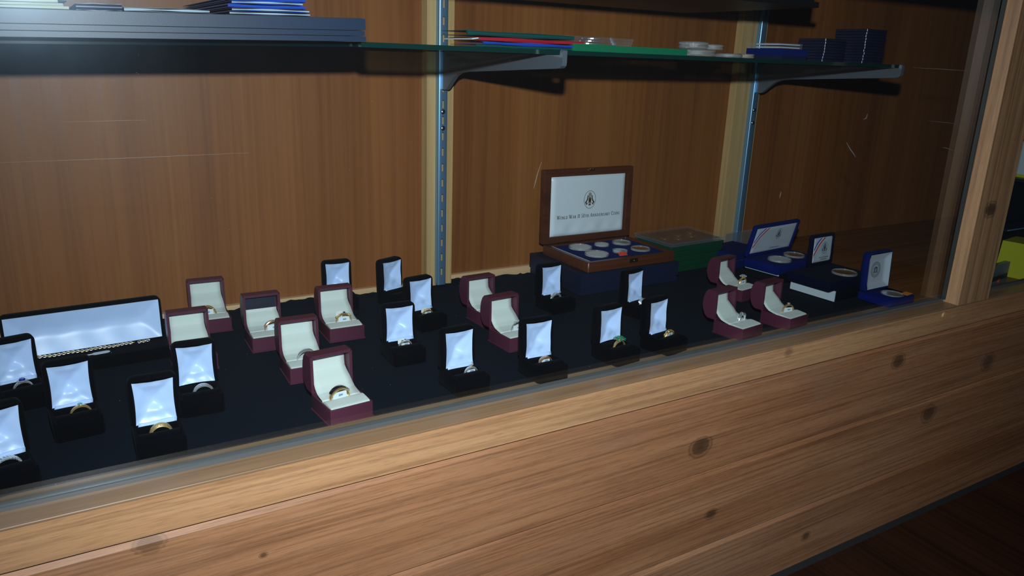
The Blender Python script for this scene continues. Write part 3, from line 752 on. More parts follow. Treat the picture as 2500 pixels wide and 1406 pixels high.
ring(m1, -.004, 'gold woven band with white tag, furthest back left', 'weave', 'gold', .0108, tagk='u')
ring(m2, .004, 'gold ring barely showing above a black velvet box', 'plain', 'gold', .0092, lift=.0010)
ring(m3, .009, 'rose gold twist ring with sparkling stones and tag', 'twist', 'rose', .0110, turn=-8, tagk='u')
ring(m4, .002, 'plain polished silver band half hidden by a maroon lid', 'wide', 'silver', .0110)
ring(m5, .003, 'yellow gold nugget ring with dark stone and two white tags', 'nugget', 'gold', .0103, tagk='ub', stone='onyx')
ring(m6, -.003, 'gold band with black inlay and white tag, nearest the glass', 'onyx', 'gold', .0108, turn=6, tagk='u')
ring(m8, .006, 'silver stone-set ring with grey tag, beside a black lid', 'three', 'silver', .0108, tagk='u')
ring(m9, .012, 'gold ring with a knot of small diamonds', 'cluster', 'gold', .0100, tagk='u')
ring(m10, .006, 'white gold twisted ring leaning on its tall tag', 'bypass', 'silver', .0100, tagk='l', turn=10)
ring(m11, .006, 'yellow gold solitaire ring with a bright diamond', 'solitaire', 'gold', .0098, tagk='u', turn=-20)
ring(B1, .002, 'silver halo ring with a deep blue sapphire', 'halo', 'silver', .0090, stone='sapphire', tagk=None)
ring(B2, .005, 'gold ring with a turquoise opal, below the bracelet tag', 'solitaire', 'gold', .0092, stone='opal')
ring(B3, .002, 'wide silver filigree ring at the lower left edge', 'filigree', 'silver', .0100)
ring(B4, .002, 'gold band with four rows of small diamonds', 'four', 'gold', .0095, lift=.002)
ring(B5, .004, 'two-tone triple band ring, on black velvet', 'triple', 'silver', .0095, lift=.002)
ring(B8, .002, 'gold ring with three small flowers and round tag', 'flowers', 'gold', .0085, tagk='ub')
ring(B9, .002, 'dark pronged white gold ring between white tags', 'flowers', 'silver', .0088, stone='onyx', tagk='ub')
ring(B10, .008, 'silver ring with one champagne stone above its tag', 'solitaire', 'silver', .0085, stone='champagne', tagk='u')
ring(B11, .002, 'rose gold band almost covered by its white tag', 'plain', 'rose', .0092, lift=.002, tagk='u')
ring(B12, -.001, 'white gold swirl ring with a pale tag at its side', 'bypass', 'silver', .0088, lift=.002, tagk='l')
ring(B13, .004, 'gold cluster ring covered with green emeralds', 'cluster', 'gold', .0098, stone='emerald', tagk='f')
ring(B14, .006, 'broad ribbed white gold ring, right of the navy box', 'four', 'silver', .0090, turn=-15)
ring(B15, .009, 'two-tone gold ring carved with leaves', 'leaf', 'gold', .0095, tagk='u')

# ------------------------------------------------------------------ flat print helpers (local plane: x right, y up, thin in z)
def flat(polys, t=.00015):
    b = bmesh.new()
    for p in polys:
        try: prism(b, p, 0, t, 'z')
        except Exception: pass
    return b
def bar(x0, y0, x1, y1, w):
    d = Vector((x1 - x0, y1 - y0)); l = d.length or 1e-6; n = Vector((-d.y, d.x)) / l * w / 2
    return [(x0 - n.x, y0 - n.y), (x1 - n.x, y1 - n.y), (x1 + n.x, y1 + n.y), (x0 + n.x, y0 + n.y)]
def arcp(cx, cy, rx, ry, a0, a1, w, n=10):
    o = []
    for i in range(n):
        a, c = math.radians(a0 + (a1 - a0) * i / n), math.radians(a0 + (a1 - a0) * (i + 1) / n)
        o.append([(cx + (rx - w / 2) * math.cos(a), cy + (ry - w / 2) * math.sin(a)), (cx + (rx + w / 2) * math.cos(a), cy + (ry + w / 2) * math.sin(a)),
                  (cx + (rx + w / 2) * math.cos(c), cy + (ry + w / 2) * math.sin(c)), (cx + (rx - w / 2) * math.cos(c), cy + (ry - w / 2) * math.sin(c))])
    return o
def disc(cx, cy, rx, ry=None, n=14): ry = ry or rx; return [(cx + rx * math.cos(2 * PI * i / n), cy + ry * math.sin(2 * PI * i / n)) for i in range(n)]
K, T = .17, .075   # thick and thin strokes of the serif capitals (unit cap height)
def sf(x, y, w=.34): return bar(x - w / 2, y, x + w / 2, y, .06)
def stem(x): return [bar(x, 0, x, 1, K), sf(x, .03), sf(x, .97)]
GL = {
 'W': (1.15, [bar(.08, 1, .36, 0, K), bar(.36, 0, .58, .95, T), bar(.54, 1, .82, 0, K), bar(.82, 0, 1.08, 1, T), sf(.08, .97), sf(.55, .97), sf(1.06, .97)]),
 'O': (.86, arcp(.43, .5, .33, .44, 0, 360, .13, 20)), 'R': (.82, stem(.2) + arcp(.28, .74, .26, .21, -90, 90, .12) + [bar(.2, .97, .3, .97, .06), bar(.2, .5, .3, .5, .06), bar(.4, .5, .74, 0, K), sf(.76, .03, .2)]),
 'L': (.70, stem(.2) + [bar(.2, .03, .62, .03, .06), bar(.62, 0, .62, .25, .06)]), 'D': (.86, stem(.2) + arcp(.3, .5, .42, .46, -90, 90, .13, 14) + [bar(.2, .97, .32, .97, .06), bar(.2, .03, .32, .03, .06)]),
 'A': (.86, [bar(.1, 0, .42, 1, T), bar(.42, 1, .74, 0, K), bar(.22, .33, .62, .33, .06), sf(.1, .03, .26), sf(.76, .03, .28)]), 'I': (.42, stem(.21)),
 '5': (.62, [bar(.16, .95, .52, .95, .12), bar(.16, .95, .14, .55, T)] + arcp(.28, .31, .22, .26, -150, 100, .13, 14)), '0': (.66, arcp(.33, .5, .23, .45, 0, 360, .13, 20)),
 'T': (.80, [bar(.4, 0, .4, 1, K), sf(.4, .03), bar(.06, .96, .74, .96, .07), bar(.07, .96, .07, .75, .05), bar(.73, .96, .73, .75, .05)]), 'H': (.90, stem(.2) + stem(.7) + [bar(.2, .5, .7, .5, .06)]),
 'N': (.92, [bar(.18, 0, .18, 1, T), bar(.16, 1, .74, 0, K), bar(.74, 0, .74, 1, T), sf(.18, .03, .28), sf(.14, .97, .24), sf(.74, .97, .28)]), 'V': (.84, [bar(.1, 1, .42, 0, K), bar(.42, 0, .74, 1, T), sf(.1, .97, .28), sf(.74, .97, .26)]),
 'E': (.74, stem(.2) + [bar(.2, .97, .62, .97, .06), bar(.2, .03, .64, .03, .06), bar(.2, .5, .5, .5, .06), bar(.62, .98, .62, .78, .05), bar(.64, .02, .64, .24, .05)]),
 'S': (.66, arcp(.33, .73, .22, .22, 20, 270, .12, 12) + arcp(.33, .27, .23, .24, -160, 90, .12, 12)), 'Y': (.84, [bar(.1, 1, .42, .45, K), bar(.74, 1, .42, .45, T), bar(.42, .48, .42, 0, K), sf(.42, .03), sf(.1, .97, .26), sf(.74, .97, .26)]),
 'C': (.80, arcp(.43, .5, .33, .44, 40, 320, .13, 18) + [bar(.70, .98, .70, .72, .05)]),
}
def lettering(text, cap, width):
    """small-caps serif line centred on x=0, baseline y=0"""
    polys = []; x = 0.0; first = True
    for w in text.split(' '):
        for i, ch in enumerate(w):
            s = cap if i == 0 or (w == 'II') or ch.isdigit() else cap * .78
            aw, g = GL[ch]
            polys += [[(x + px * s, py * s) for px, py in p] for p in g]; x += (aw + .06) * s
        x += cap * .42
    x -= cap * .42; k = width / x
    return [[((px - x / 2) * k, py) for px, py in p] for p in polys]
def eagle(r):
    P = []
    P += arcp(0, 0, r * .80, r, 0, 360, r * .045, 30)
    P += arcp(0, r * .60, r * .17, r * .17, 0, 360, r * .05, 14) + [disc(0, r * .60, r * .09)]
    for k in range(8): a = 2 * PI * k / 8; P.append(bar(r * .19 * math.cos(a), r * .6 + r * .19 * math.sin(a), r * .24 * math.cos(a), r * .6 + r * .24 * math.sin(a), r * .05))
    P.append(disc(0, r * .22, r * .10, r * .13)); P.append(disc(0, r * .02, r * .20, r * .22, 12)); P.append([(-r * .2, -r * .02), (r * .2, -r * .02), (r * .15, -r * .30), (0, -r * .42), (-r * .15, -r * .30)][::-1]); P.append(bar(-.02 * r, r * .32, -r * .18, r * .36, r * .06))
    for s in (-1, 1):
        P += [[(s * px * r, py * r) for px, py in p] for p in arcp(.62, .45, .34, .70, 178, 262, .16, 9)]
        for k in range(6):
            a = math.radians(200 + 11 * k); bx, by = .62 + .30 * math.cos(a), .45 + .70 * math.sin(a)
            P.append([(s * q[0] * r, q[1] * r) for q in bar(bx, by, bx - .04 + .02 * k, by - .17, .055)])
        P.append([(s * q[0] * r, q[1] * r) for q in bar(.10, -.28, .34, -.44, .06)])
        for k in range(5):
            q0 = .40 + .05 * k; P.append([(s * q[0] * r, q[1] * r) for q in disc(q0, -.48 + .10 * math.sin(k * 2.2) + .03 * k, .055, .075, 8)])
        P.append([(s * q[0] * r, q[1] * r) for q in bar(.34, -.60, .62, -.28, .035)])
    for k in range(-2, 3): P.append(bar(k * r * .062, -r * .06, k * r * .055, -r * .36 + abs(k) * r * .05, r * .038))
    P.append(bar(-r * .16, -r * .0, r * .16, -r * .0, r * .09))
    for k in range(-3, 4): P.append(bar(k * r * .03, -r * .44, k * r * .06, -r * .72 + abs(k) * r * .03, r * .04))
    return P
def seal(r):
    P = arcp(0, 0, r, r, 0, 360, r * .05, 32) + arcp(0, 0, r * .88, r * .88, 0, 360, r * .03, 32) + arcp(0, 0, r * .66, r * .66, 0, 360, r * .03, 28)
    for k in range(30): a = 2 * PI * k / 30; P.append(bar(r * .73 * math.cos(a), r * .73 * math.sin(a), r * .82 * math.cos(a), r * .82 * math.sin(a), r * .055))
    for k in (-2, -1, 1, 2): P.append(bar(k * r * .16, -r * .32, k * r * .16, r * .16, r * .12))
    P.append(bar(-r * .45, -r * .38, r * .45, -r * .38, r * .08)); P.append(bar(-r * .42, r * .21, r * .42, r * .21, r * .07)); P.append([(-r * .36, r * .25), (r * .36, r * .25), (0, r * .42)])
    return P

# ------------------------------------------------------------------ coin capsule builder
def coin(r, coin_m, parent=None, label=None, loc=(0, 0, 0), group=None, h=.0036, cr=None):
    t = thing('coin_capsule', label, 'coin', loc, 0, group)
    cr = cr or r * .90
    b = bmesh.new()
    n = 36
    prof = [(r, 0), (r, h * .35), (r * .975, h * .4), (r * .975, h * .6), (r, h * .65), (r * .985, h), (r * .935, h), (r * .92, h * .72), (r * .925, h * .1)]
    V = [[b.verts.new((a * math.cos(2 * PI * i / n), a * math.sin(2 * PI * i / n), z)) for a, z in prof] for i in range(n)]
    for i in range(n):
        for k in range(len(prof)): b.faces.new((V[i][k], V[i][(k + 1) % len(prof)], V[(i + 1) % n][(k + 1) % len(prof)], V[(i + 1) % n][k]))
    obj('capsule_rim', b, M['capsule'], t, smooth=40)
    b = bmesh.new(); cyl(b, (0, 0, h * .2), cr, h * .35, 36); obj('coin', b, coin_m, t, smooth=40)
    return t
mc = mat('capsule_plastic', (0.86, 0.90, 0.93), 0.06, spec=0.8); bsdf(mc).inputs['Transmission Weight'].default_value = 0.86; bsdf(mc).inputs['IOR'].default_value = 1.35; M['capsule'] = mc

# ------------------------------------------------------------------ bracelet box
bx = thing('bracelet_box', 'long black velvet bracelet box with white satin lid, back left', 'jewellery box', (-.5405, -.146, 0), math.radians(3))
W_ = .178
b = bmesh.new(); R = lambda e: rrect(W_ + 2 * e, .056 + 2 * e, .006 + e, 4)
loft(b, [xy(R(-.002), 0), xy(R(0), .002), xy(R(0), .0135), xy(R(-.001), .0155), xy(R(-.003), .0158), xy(R(-.004), .0135)]); obj('base', b, M['flock'], bx, smooth=50)
b = bmesh.new(); H_ = .0545; RR = lambda e: rrect(W_ + 2 * e, H_ + 2 * e, .007 + e, 5)
loft(b, [xz(RR(-.0055), .0108, 0, H_ / 2), xz(RR(-.0035), .0006, 0, H_ / 2), xz(RR(-.0018), 0, 0, H_ / 2), xz(RR(0), .003, 0, H_ / 2), xz(RR(0), .012, 0, H_ / 2), xz(RR(-.002), .0145, 0, H_ / 2)])
LT = (math.radians(-4), 0, 0)
obj('lid', b, M['flock'], bx, loc=(0, .0135, .0150), rot=LT, smooth=60)
def bs(u, v):
    p = 2 * u - 1; a = (1 - abs(p)) / .22; t = (1 - v) / .42; bo = v / .42; k = 13
    s = max(0, -math.log(math.exp(-k * a) + math.exp(-k * t) + math.exp(-k * bo) + math.exp(-k)) / k)
    return (p * .0855, -.0008 + .0085 * s + .0004 * math.sin(p * 14) * math.sin(v * 6) - .0012 * math.exp(-((abs(p) - .80) / .05) ** 2 - ((v - .62) / .22) ** 2), .0010 + .0500 * v)
b = bmesh.new(); sheet(b, bs, 60, 24); obj('satin_lining', b, M['satin'], bx, loc=(0, .0135, .0150), rot=LT, smooth='all')
# bracelet: chain links, gold and silver in turn
br = thing('chain_bracelet', 'two-tone link chain bracelet along the bottom of the white satin', 'bracelet', (-.5405, -.146, .0160), math.radians(3))
lk = []
for mname in ('gold', 'silver'):
    b = bmesh.new(); tube(b, [(.0021 * math.cos(2 * PI * i / 12), .0013 * math.sin(2 * PI * i / 12), 0) for i in range(12)], .00055, 5, True); lk.append(obj('link', b, M[mname], br, smooth='all'))
n = 0
for i in range(52):
    x = -.0610 + .0025 * i
    if .0515 < x < .0545: continue
    src = lk[i % 2]; l = src if n < 2 else child_copy(src, br); n += 1
    l.location = (x, .0022 + .0011 * math.sin(i * .5), .0012); l.rotation_euler = (math.radians(55 if i % 2 else -35), 0, 0)
tgp = []
for a in range(0, 181, 30): tgp.append((.0235 + .0045 * math.sin(math.radians(a)), .0040 * math.cos(math.radians(a))))
tgr = [(-x_, -y_) for x_, y_ in tgp]
shape = tgp + [(.0105, -.0040), (.0075, -.0017), (-.0075, -.0017), (-.0105, -.0040)] + tgr + [(-.0105, .0040), (-.0075, .0017), (.0075, .0017), (.0105, .0040)]
b = bmesh.new(); prism(b, shape, 0, .0003, 'z'); tgo = obj('price_tag', b, M['paper'], None, loc=(-.5470, -.1610, .0162), rot=(0, 0, math.radians(7)))
tag(tgo, 'white dumbbell-shaped price tag lying on the long bracelet box', 'price tag')
b = flat([bar(-.021, y, -.012, y, .0006) for y in (.0018, .0004, -.0010)]); obj('tag_print', b, M['print_grey'], tgo, loc=(0, 0, .0003))

# ------------------------------------------------------------------ WWII coin case on its navy box
nb = thing('cardboard_box', 'navy blue cardboard box under the open wooden coin case', 'box', (.297, -.098, .0010), 0)
obj('box_body', bbox(-.1085, .1085, -.079, .079, 0, .030, .0012), M['navy_card'], nb)
obj('box_lid', bbox(-.1100, .1100, -.0805, .0805, .012, .0372, .0016), M['navy_card'], nb)
wc = thing('wooden_coin_case', 'open cherry wood case of anniversary coins on the navy box', 'coin case', (.3025, -.1030, .0373), 0)
hw, hd = .0985, .0705
b = bmesh.new()
R = lambda e, r=.004: rrect(2 * hw + 2 * e, 2 * hd + 2 * e, r + max(e, -.003), 3)
loft(b, [xy(R(-.0015), 0), xy(R(0), .0016), xy(R(0), .0170), xy(R(-.0012), .0184), xy(R(-.0080, .006), .0184), xy(R(-.0085, .006), .0105)]); obj('base', b, M['cherry'], wc, smooth=40)
b = bmesh.new(); loft(b, [xy(rrect(2 * hw - .018, 2 * hd - .018, .003, 3), .0106), xy(rrect(2 * hw - .018, 2 * hd - .018, .003, 3), .0152)]); obj('tray_insert', b, M['bluevelvet'], wc)
b = bmesh.new(); box(b, -hw + .0085, -hw + .0145, -hd + .009, hd - .012, .0150, .0168); obj('tray_edge', b, M['white_paper'], wc)
b = bmesh.new()
hz = .136
RR = lambda e, r=.0028: rrect(2 * hw + .008 + 2 * e, hz + 2 * e, r + max(e, -.003), 3)
loft(b, [xz(RR(-.0135, .006), .0045, 0, hz / 2), xz(RR(-.0125, .006), 0, 0, hz / 2), xz(RR(-.0012), 0, 0, hz / 2), xz(RR(0), .0014, 0, hz / 2), xz(RR(0), .0125, 0, hz / 2), xz(RR(-.0015), .014, 0, hz / 2)])
LC = (.0015, hd - .0040, .0186); LR = (math.radians(-1.5), 0, 0)
lidw = obj('lid', b, M['cherry'], wc, loc=LC, rot=LR, smooth=40)
def sp(u, v):
    p, q = 2 * u - 1, 2 * v - 1; e = min(1 - abs(p), (1 - abs(q)) * .75); s = min(1, e / .10)
    wr = .0010 * math.exp(-((v - .12) / .09) ** 2) * (math.sin(p * 7 + v * 9) + .6 * math.sin(p * 15 - v * 5))
    return (p * .0850, .0040 - .0042 * (1 - (1 - s) ** 2) ** .5 - .0006 * math.sin(PI * u) - wr * s, .0125 + .1105 * v)
b = bmesh.new(); sheet(b, sp, 40, 30); pn = obj('satin_panel', b, M['satin_panel'], lidw, smooth='all')
FR = (PI / 2, 0, 0)
b = flat(eagle(.0165)); obj('emblem', b, M['ink'], lidw, loc=(-.0005, -.0013, .0780), rot=FR)
b = flat(lettering('WORLD WAR II 50TH ANNIVERSARY COINS', .0066, .146)); obj('lettering', b, M['ink_black'], lidw, loc=(-.001, -.0016, .0452), rot=FR)
b = bmesh.new(); box(b, -.006, .006, -.0035, .0, hz - .004, hz + .0006); cyl(b, (-.003, -.0036, hz - .0015), .0015, .0016, 10, 'y'); cyl(b, (.003, -.0036, hz - .0015), .0015, .0016, 10, 'y'); obj('clasp', b, M['brass'], lidw)
for sx in (-.055, .052):
    b = bmesh.new(); tube(b, [(sx - .014, 0, 0), (sx + .014, 0, 0)], .0016, 8)
    for k in range(6): box(b, sx - .0138 + .0047 * k, sx - .0100 + .0047 * k, -.0017, .0004, -.0017, .0002)
    obj('hinge', b, M['hinge'], wc, loc=(0, hd - .0055, .0192))
b = bmesh.new(); box(b, -.009, .009, -hd - .0016, -hd + .0002, .0095, .0160); bevel(b, .0006, 1); cl = obj('catch', b, M['hinge'], wc)
b = bmesh.new(); ball(b, (0, -hd - .0022, .0128), .0016, 8, 6); obj('catch_knob', b, M['brass'], cl, smooth='all')
zc = .0373 + .0152
gi = 'coins in the wooden case'
coin(.0215, M['coin_white'], None, 'large silver coin, back left place in the wooden case', (.2625, -.0700, zc), gi)
coin(.0138, M['coin_white'], None, 'small silver coin, back middle place in the wooden case', (.3125, -.0690, zc), gi)
coin(.0180, M['coin_silver'], None, 'half silver, half dark coin at the back right of the wooden case', (.3590, -.0700, zc), gi)
coin(.0215, M['coin_white'], None, 'large silver coin, front left place in the wooden case', (.2600, -.1230, zc), gi)
coin(.0138, M['coin_silver'], None, 'small coin with a red sticker before it in the wooden case', (.3130, -.1230, zc), gi)
coin(.0180, M['coin_gold'], None, 'bronze coin, front right place in the wooden case', (.3600, -.1240, zc), gi)
b = bmesh.new(); sheet(b, lambda u, v: (.292 + .018 * u + .004 * v, -.1485 + .012 * v, zc + .0006 + .0030 * v), 2, 2); solid(b, geom=b.faces[:], thickness=.0003)
tag(obj('sticker', b, M['red']), 'small red sticker in front of the small coin, wooden case', 'sticker')

# ------------------------------------------------------------------ green boxes with a clear case on top
g0 = None
for k in range(5):
    lab = ['lowest dark green box of the stack beside the wooden coin case', 'second dark green box from the bottom of the stack of five', 'middle dark green box of the stack of five', 'fourth dark green box from the bottom of the stack', 'top dark green box of the stack, right under the clear case'][k]
    loc = (.5010 + .0006 * (-1) ** k, -.0790, .0103 * k); rz = math.radians(3 + (.4 if k % 2 else -.3))
    if g0 is None:
        g0 = thing('flat_box', lab, 'box', loc, rz, 'dark green boxes in a stack')
        obj('box_lid', bbox(-.0705, .0705, -.0485, .0485, .0040, .0100, .0006), M['green_card'], g0)
        obj('box_body', bbox(-.0692, .0692, -.0472, .0472, 0, .0060, .0005), M['green_card'], g0)
    else: copy_thing(g0, loc, rz, lab)
cc = thing('clear_case', 'clear plastic coin case on top of the dark green boxes', 'coin case', (.4975, -.0800, .0516), math.radians(3))
obj('case_lid', bbox(-.0745, .0745, -.0510, .0510, .0045, .0085, .0008), M['clear'], cc)
obj('case_base', bbox(-.0735, .0735, -.0500, .0500, 0, .0046, .0008), M['clear_film'], cc)
obj('coin_card', bbox(-.0665, .0665, -.0430, .0430, .0047, .0052, 0), M['ink'], cc)
for k, (x, y) in enumerate(((-.045, -.004), (-.022, -.018), (0, .004), (.020, -.012), (.042, .012))):
    b = bmesh.new(); cyl(b, (x, y, .0052), .0098, .0012, 20); obj('coin', b, M['coin_gold'], cc, smooth=40)

# ------------------------------------------------------------------ blue coin cases on the right
def flip_case(name, label, loc, deg, w, d, h, tilt, lid_h, vel, coins, ribbon, text, emb, satm, lid_t=.009, lid_dx=0.0, lid_w=None):
    t = thing(name, label, 'coin case', loc, math.radians(deg)); lw = lid_w or w
    b = bmesh.new(); R = lambda e: rrect(w + 2 * e, d + 2 * e, .003 + max(e, -.002), 3)
    loft(b, [xy(R(-.0006), 0), xy(R(0), .0008), xy(R(0), h - .0015), xy(R(-.0012), h)]); obj('base', b, vel, t, smooth=40)
    b = bmesh.new(); RR = lambda e, r=.005: rrect(lw + 2 * e, lid_h + 2 * e, r + max(e, -.004), 4)
    loft(b, [xz(RR(-.0055), .003, 0, lid_h / 2), xz(RR(-.0048), 0, 0, lid_h / 2), xz(RR(-.001), 0, 0, lid_h / 2), xz(RR(0), .001, 0, lid_h / 2), xz(RR(0), lid_t - .002, 0, lid_h / 2), xz(RR(-.002), lid_t, 0, lid_h / 2)])
    lo = (lid_dx, d / 2 - .006, h + .0004); lr = (math.radians(-tilt), 0, 0)
    lid = obj('lid', b, vel, t, loc=lo, rot=lr, smooth=50)
    pw, ph = lw / 2 - .0062, lid_h - .0124
    def f(u, v):
        p, q = 2 * u - 1, 2 * v - 1; s = min(1, min(1 - abs(p), 1 - abs(q)) / .12)
        wr = .0010 * math.exp(-((v - .22) / .12) ** 2) * math.sin(p * 5 + v * 8)
        return (p * pw, .0028 - .0026 * (1 - (1 - s) ** 2) ** .5 - wr * s, .0062 + ph * v)
    b = bmesh.new(); sheet(b, f, 24, 18); obj('satin_panel', b, satm, lid, smooth='all')
    if ribbon:
        for off, mm in ((0, 'ribbon_blue'), (.0045, 'ribbon_white'), (.009, 'ribbon_red')):
            s = ribbon; x0 = -pw; z1 = .0062 + ph; P = []
            for i in range(8):
                a0, a1 = i / 8, (i + 1) / 8
                def pt(a, o): return (x0 + (s + o) * a * (1 - .18 * math.sin(PI * a)) , z1 - (s + o) * 1.05 * (1 - a) * (1 - .10 * math.sin(PI * a)))
                P.append([pt(a0, off), pt(a0, off + .0043), pt(a1, off + .0043), pt(a1, off)])
            obj('ribbon_stripe', flat(P), M[mm], lid, loc=(0, -.0006 - off * .01, 0), rot=FR)
    if emb: obj('emblem', flat(eagle(emb[0])), M['ink_grey'], lid, loc=(emb[1], -.0009, emb[2]), rot=FR)
    if text:
        P = []
        rnd = random.Random(3)
        for z, n, l in text:
            x = -l / 2
            while x < l / 2: wd = rnd.uniform(.0012, .0028); P.append(bar(x, z, min(l / 2, x + wd), z, .0011)); x += wd + .0007
        obj('small_print', flat(P), M['ink_grey'], lid, loc=(emb[1] if emb else 0, -.0010, 0), rot=FR)
    return t
# sleeves under the two cases
s1 = thing('cardboard_sleeve', 'black cardboard sleeve with a white edge under the two-coin case', 'box', (.6300, -.2285, .0006), math.radians(6))
obj('sleeve_body', bbox(-.0660, .0690, -.0370, .0370, 0, .0165, .0006), M['black_card'], s1)
obj('white_edge', bbox(-.0675, -.0662, -.0370, .0370, .0150, .0172, .0003), M['white_paper'], s1)
s2 = thing('cardboard_sleeve', 'black cardboard sleeve with a white end under the single-coin case', 'box', (.6250, -.3430, .0006), math.radians(3.2))
obj('sleeve_body', bbox(-.0560, .0560, -.0440, .0440, 0, .0190, .0006), M['black_card'], s2)
obj('white_end', bbox(-.0580, -.0562, -.0450, .0440, .0005, .0190, .0003), M['white_paper'], s2)
c2 = flip_case('coin_case', 'open royal blue two-coin case with striped ribbon in its lid', (.6290, -.2275, .0180), 6, .142, .076, .0165, -13, .0645, M['bluevelvet'], 2, .024, [(.014, 1, .03)], (.0105, .008, .042), M['satin_grey'])
c1 = flip_case('coin_case', 'open dark one-coin case with striped ribbon in its small lid', (.6145, -.3427, .0198), 3.2, .127, .087, .0165, 2, .058, M['darkvelvet'], 1, .018, [(.0155, 1, .028), (.0120, 1, .018)], (.0105, .003, .033), M['satin_grey'], lid_dx=.0285, lid_w=.068)
def at(root, x, y, z): return tuple(root.location + Matrix.Rotation(root.rotation_euler.z, 3, 'Z') @ Vector((x, y, z)))
coin(.0215, M['coin_white'], None, 'silver coin on the left in the royal blue two-coin case', at(c2, -.030, -.012, .0176), 'coins in the blue cases')
coin(.0195, M['coin_gold'], None, 'gold-toned coin on the right in the royal blue two-coin case', at(c2, .026, -.006, .0176), 'coins in the blue cases')
coin(.0215, M['coin_gold'], None, 'gold-toned coin in the dark one-coin case', at(c1, .016, -.018, .0166), 'coins in the blue cases')
# small blue velvet case at the glass
c3 = thing('coin_case', 'small royal blue velvet case with a seal printed in its satin lid', 'coin case', (.6617, -.4260, .0004), math.radians(1.6))
b = bmesh.new(); R = lambda e: rrect(.0725 + 2 * e, .064 + 2 * e, .005 + e, 4)
loft(b, [xy(R(-.002), 0), xy(R(0), .0015), xy(R(0), .0125), xy(R(-.0015), .0142)]); obj('base', b, M['bluevelvet'], c3, smooth=50)
b = bmesh.new(); LH = .070; RR = lambda e: rrect(.0705 + 2 * e, LH + 2 * e, .007 + e, 5)
loft(b, [xz(RR(-.0055), .0078, 0, LH / 2), xz(RR(-.0035), .0006, 0, LH / 2), xz(RR(-.0018), 0, 0, LH / 2), xz(RR(0), .003, 0, LH / 2), xz(RR(0), .011, 0, LH / 2), xz(RR(-.002), .0130, 0, LH / 2)])
l3 = obj('lid', b, M['bluevelvet'], c3, loc=(0, .0180, .0143), rot=(math.radians(-3), 0, 0), smooth=60)
def s3(u, v):
    p = 2 * u - 1; a = (1 - abs(p)) / .24; t_ = (1 - v) / .17; bo = v / .15; k = 10
    s = max(0, -math.log(math.exp(-k * a) + math.exp(-k * t_) + math.exp(-k * bo) + math.exp(-k)) / k)
    return (p * .0310, -.0006 + .0074 * s, .0048 + (LH - .0092) * v)
b = bmesh.new(); sheet(b, s3, 24, 26); obj('satin_lining', b, M['satin_grey'], l3, smooth='all')
obj('seal_print', flat(seal(.0135)), M['ink_grey'], l3, loc=(-.002, .0060, .0365), rot=FR)
coin(.0185, M['coin_silver'], None, 'silver coin set in the small royal blue velvet case', at(c3, .004, -.008, .0134), 'coins in the blue cases', h=.0025)
b = bmesh.new(); sheet(b, lambda u, v: (.0175 * (u - .5), .013 * (v - .5), .0002 + .001 * u), 3, 2); solid(b, geom=b.faces[:], thickness=.0003)
tag(obj('sticker', b, M['orange'], loc=at(c3, .0270, -.0200, .0148), rot=(0, 0, math.radians(4))), 'small orange sticker on the corner of the blue velvet case', 'sticker')
# closed navy case with a clear sleeve behind the two-coin case
c4 = thing('coin_case', 'closed navy velvet case behind the two-coin case, by the far standard', 'coin case', (.612, -.118, .0006), math.radians(8))
obj('base', bbox(-.050, .050, -.038, .038, 0, .016, .003, 3), M['navyvelvet'], c4, smooth=50)
obj('cover', bbox(-.050, .050, -.038, .038, .0166, .0300, .003, 3), M['navyvelvet'], c4, smooth=50)
obj('rim', bbox(-.0492, .0492, -.0372, .0372, .0156, .0170, 0), M['silver'], c4)
c5 = thing('clear_sleeve', 'clear plastic sleeve standing behind the green boxes, before the far standard', 'sleeve', (.690, -.058, -.0005), math.radians(4))
obj('sleeve_film', bbox(-.042, .042, -.0015, .0015, 0, .046, .0006), M['clear_film'], c5)

# ------------------------------------------------------------------ things on the left shelf: trays, envelopes, packs
ty = -.345
t0 = None
for k, (h, lab) in enumerate(((.0050, 'lowest long black tray on the left shelf'), (.0050, 'middle thin black tray of the three stacked trays'), (.0118, 'thick top black tray carrying the blue packs'))):
    z = ZS + (0, .0057, .0114)[k] + .0003
    t = thing('tray', lab, 'tray', (-.6, ty, z), 0, 'long black stacked trays')
    b = bmesh.new(); box(b, -.55, .3525 - .0012 * (k == 1), 0, .29, 0, h); bevel(b, .0009, 2); obj('tray_body', b, M['tray'], t, smooth=40)
    b = bmesh.new(); box(b, -.548, .350, .002, .288, h, h + .0003); obj('tray_liner', b, M['black_card'], t)
ZT = ZS + .0003 + .0114 + .0118 + .0008
def leaf_pack(name, cat, label, group, x0, x1, y0, dep, z, thick, m, bow=0.0, rz=0.0, fold=True, spine=None):
    """a folded glossy pack: two covers joined by a fold, slightly bowed"""
    t = thing(name, label, cat, ((x0 + x1) / 2, y0, z), math.radians(rz), group); w = x1 - x0
    def cov(zb):
        b = bmesh.new(); sheet(b, lambda u, v: ((u - .5) * w, v * dep, zb + bow * math.sin(PI * u) * (1 - v * .6) + .0003 * math.sin(u * 9 + zb * 3000)), 14, 4)
        solid(b, geom=b.faces[:], thickness=-.0005); return b
    obj('front_cover', cov(thick - .0006), m, t, smooth=40); obj('back_cover', cov(0.0001), spine or m, t, smooth=40)
    if fold:
        b = bmesh.new(); tube(b, [((u / 12 - .5) * w, .0004, thick / 2 + bow * math.sin(PI * u / 12) ) for u in range(13)], [thick * ((.30 * (.85 + .3 * math.sin(u * .8 + x0 * 90))) if fold == 'w' else .47) for u in range(13)], 6); obj('folded_edge', b, M['fold_white'] if fold == 'w' else (spine or m), t, smooth=60)
    return t
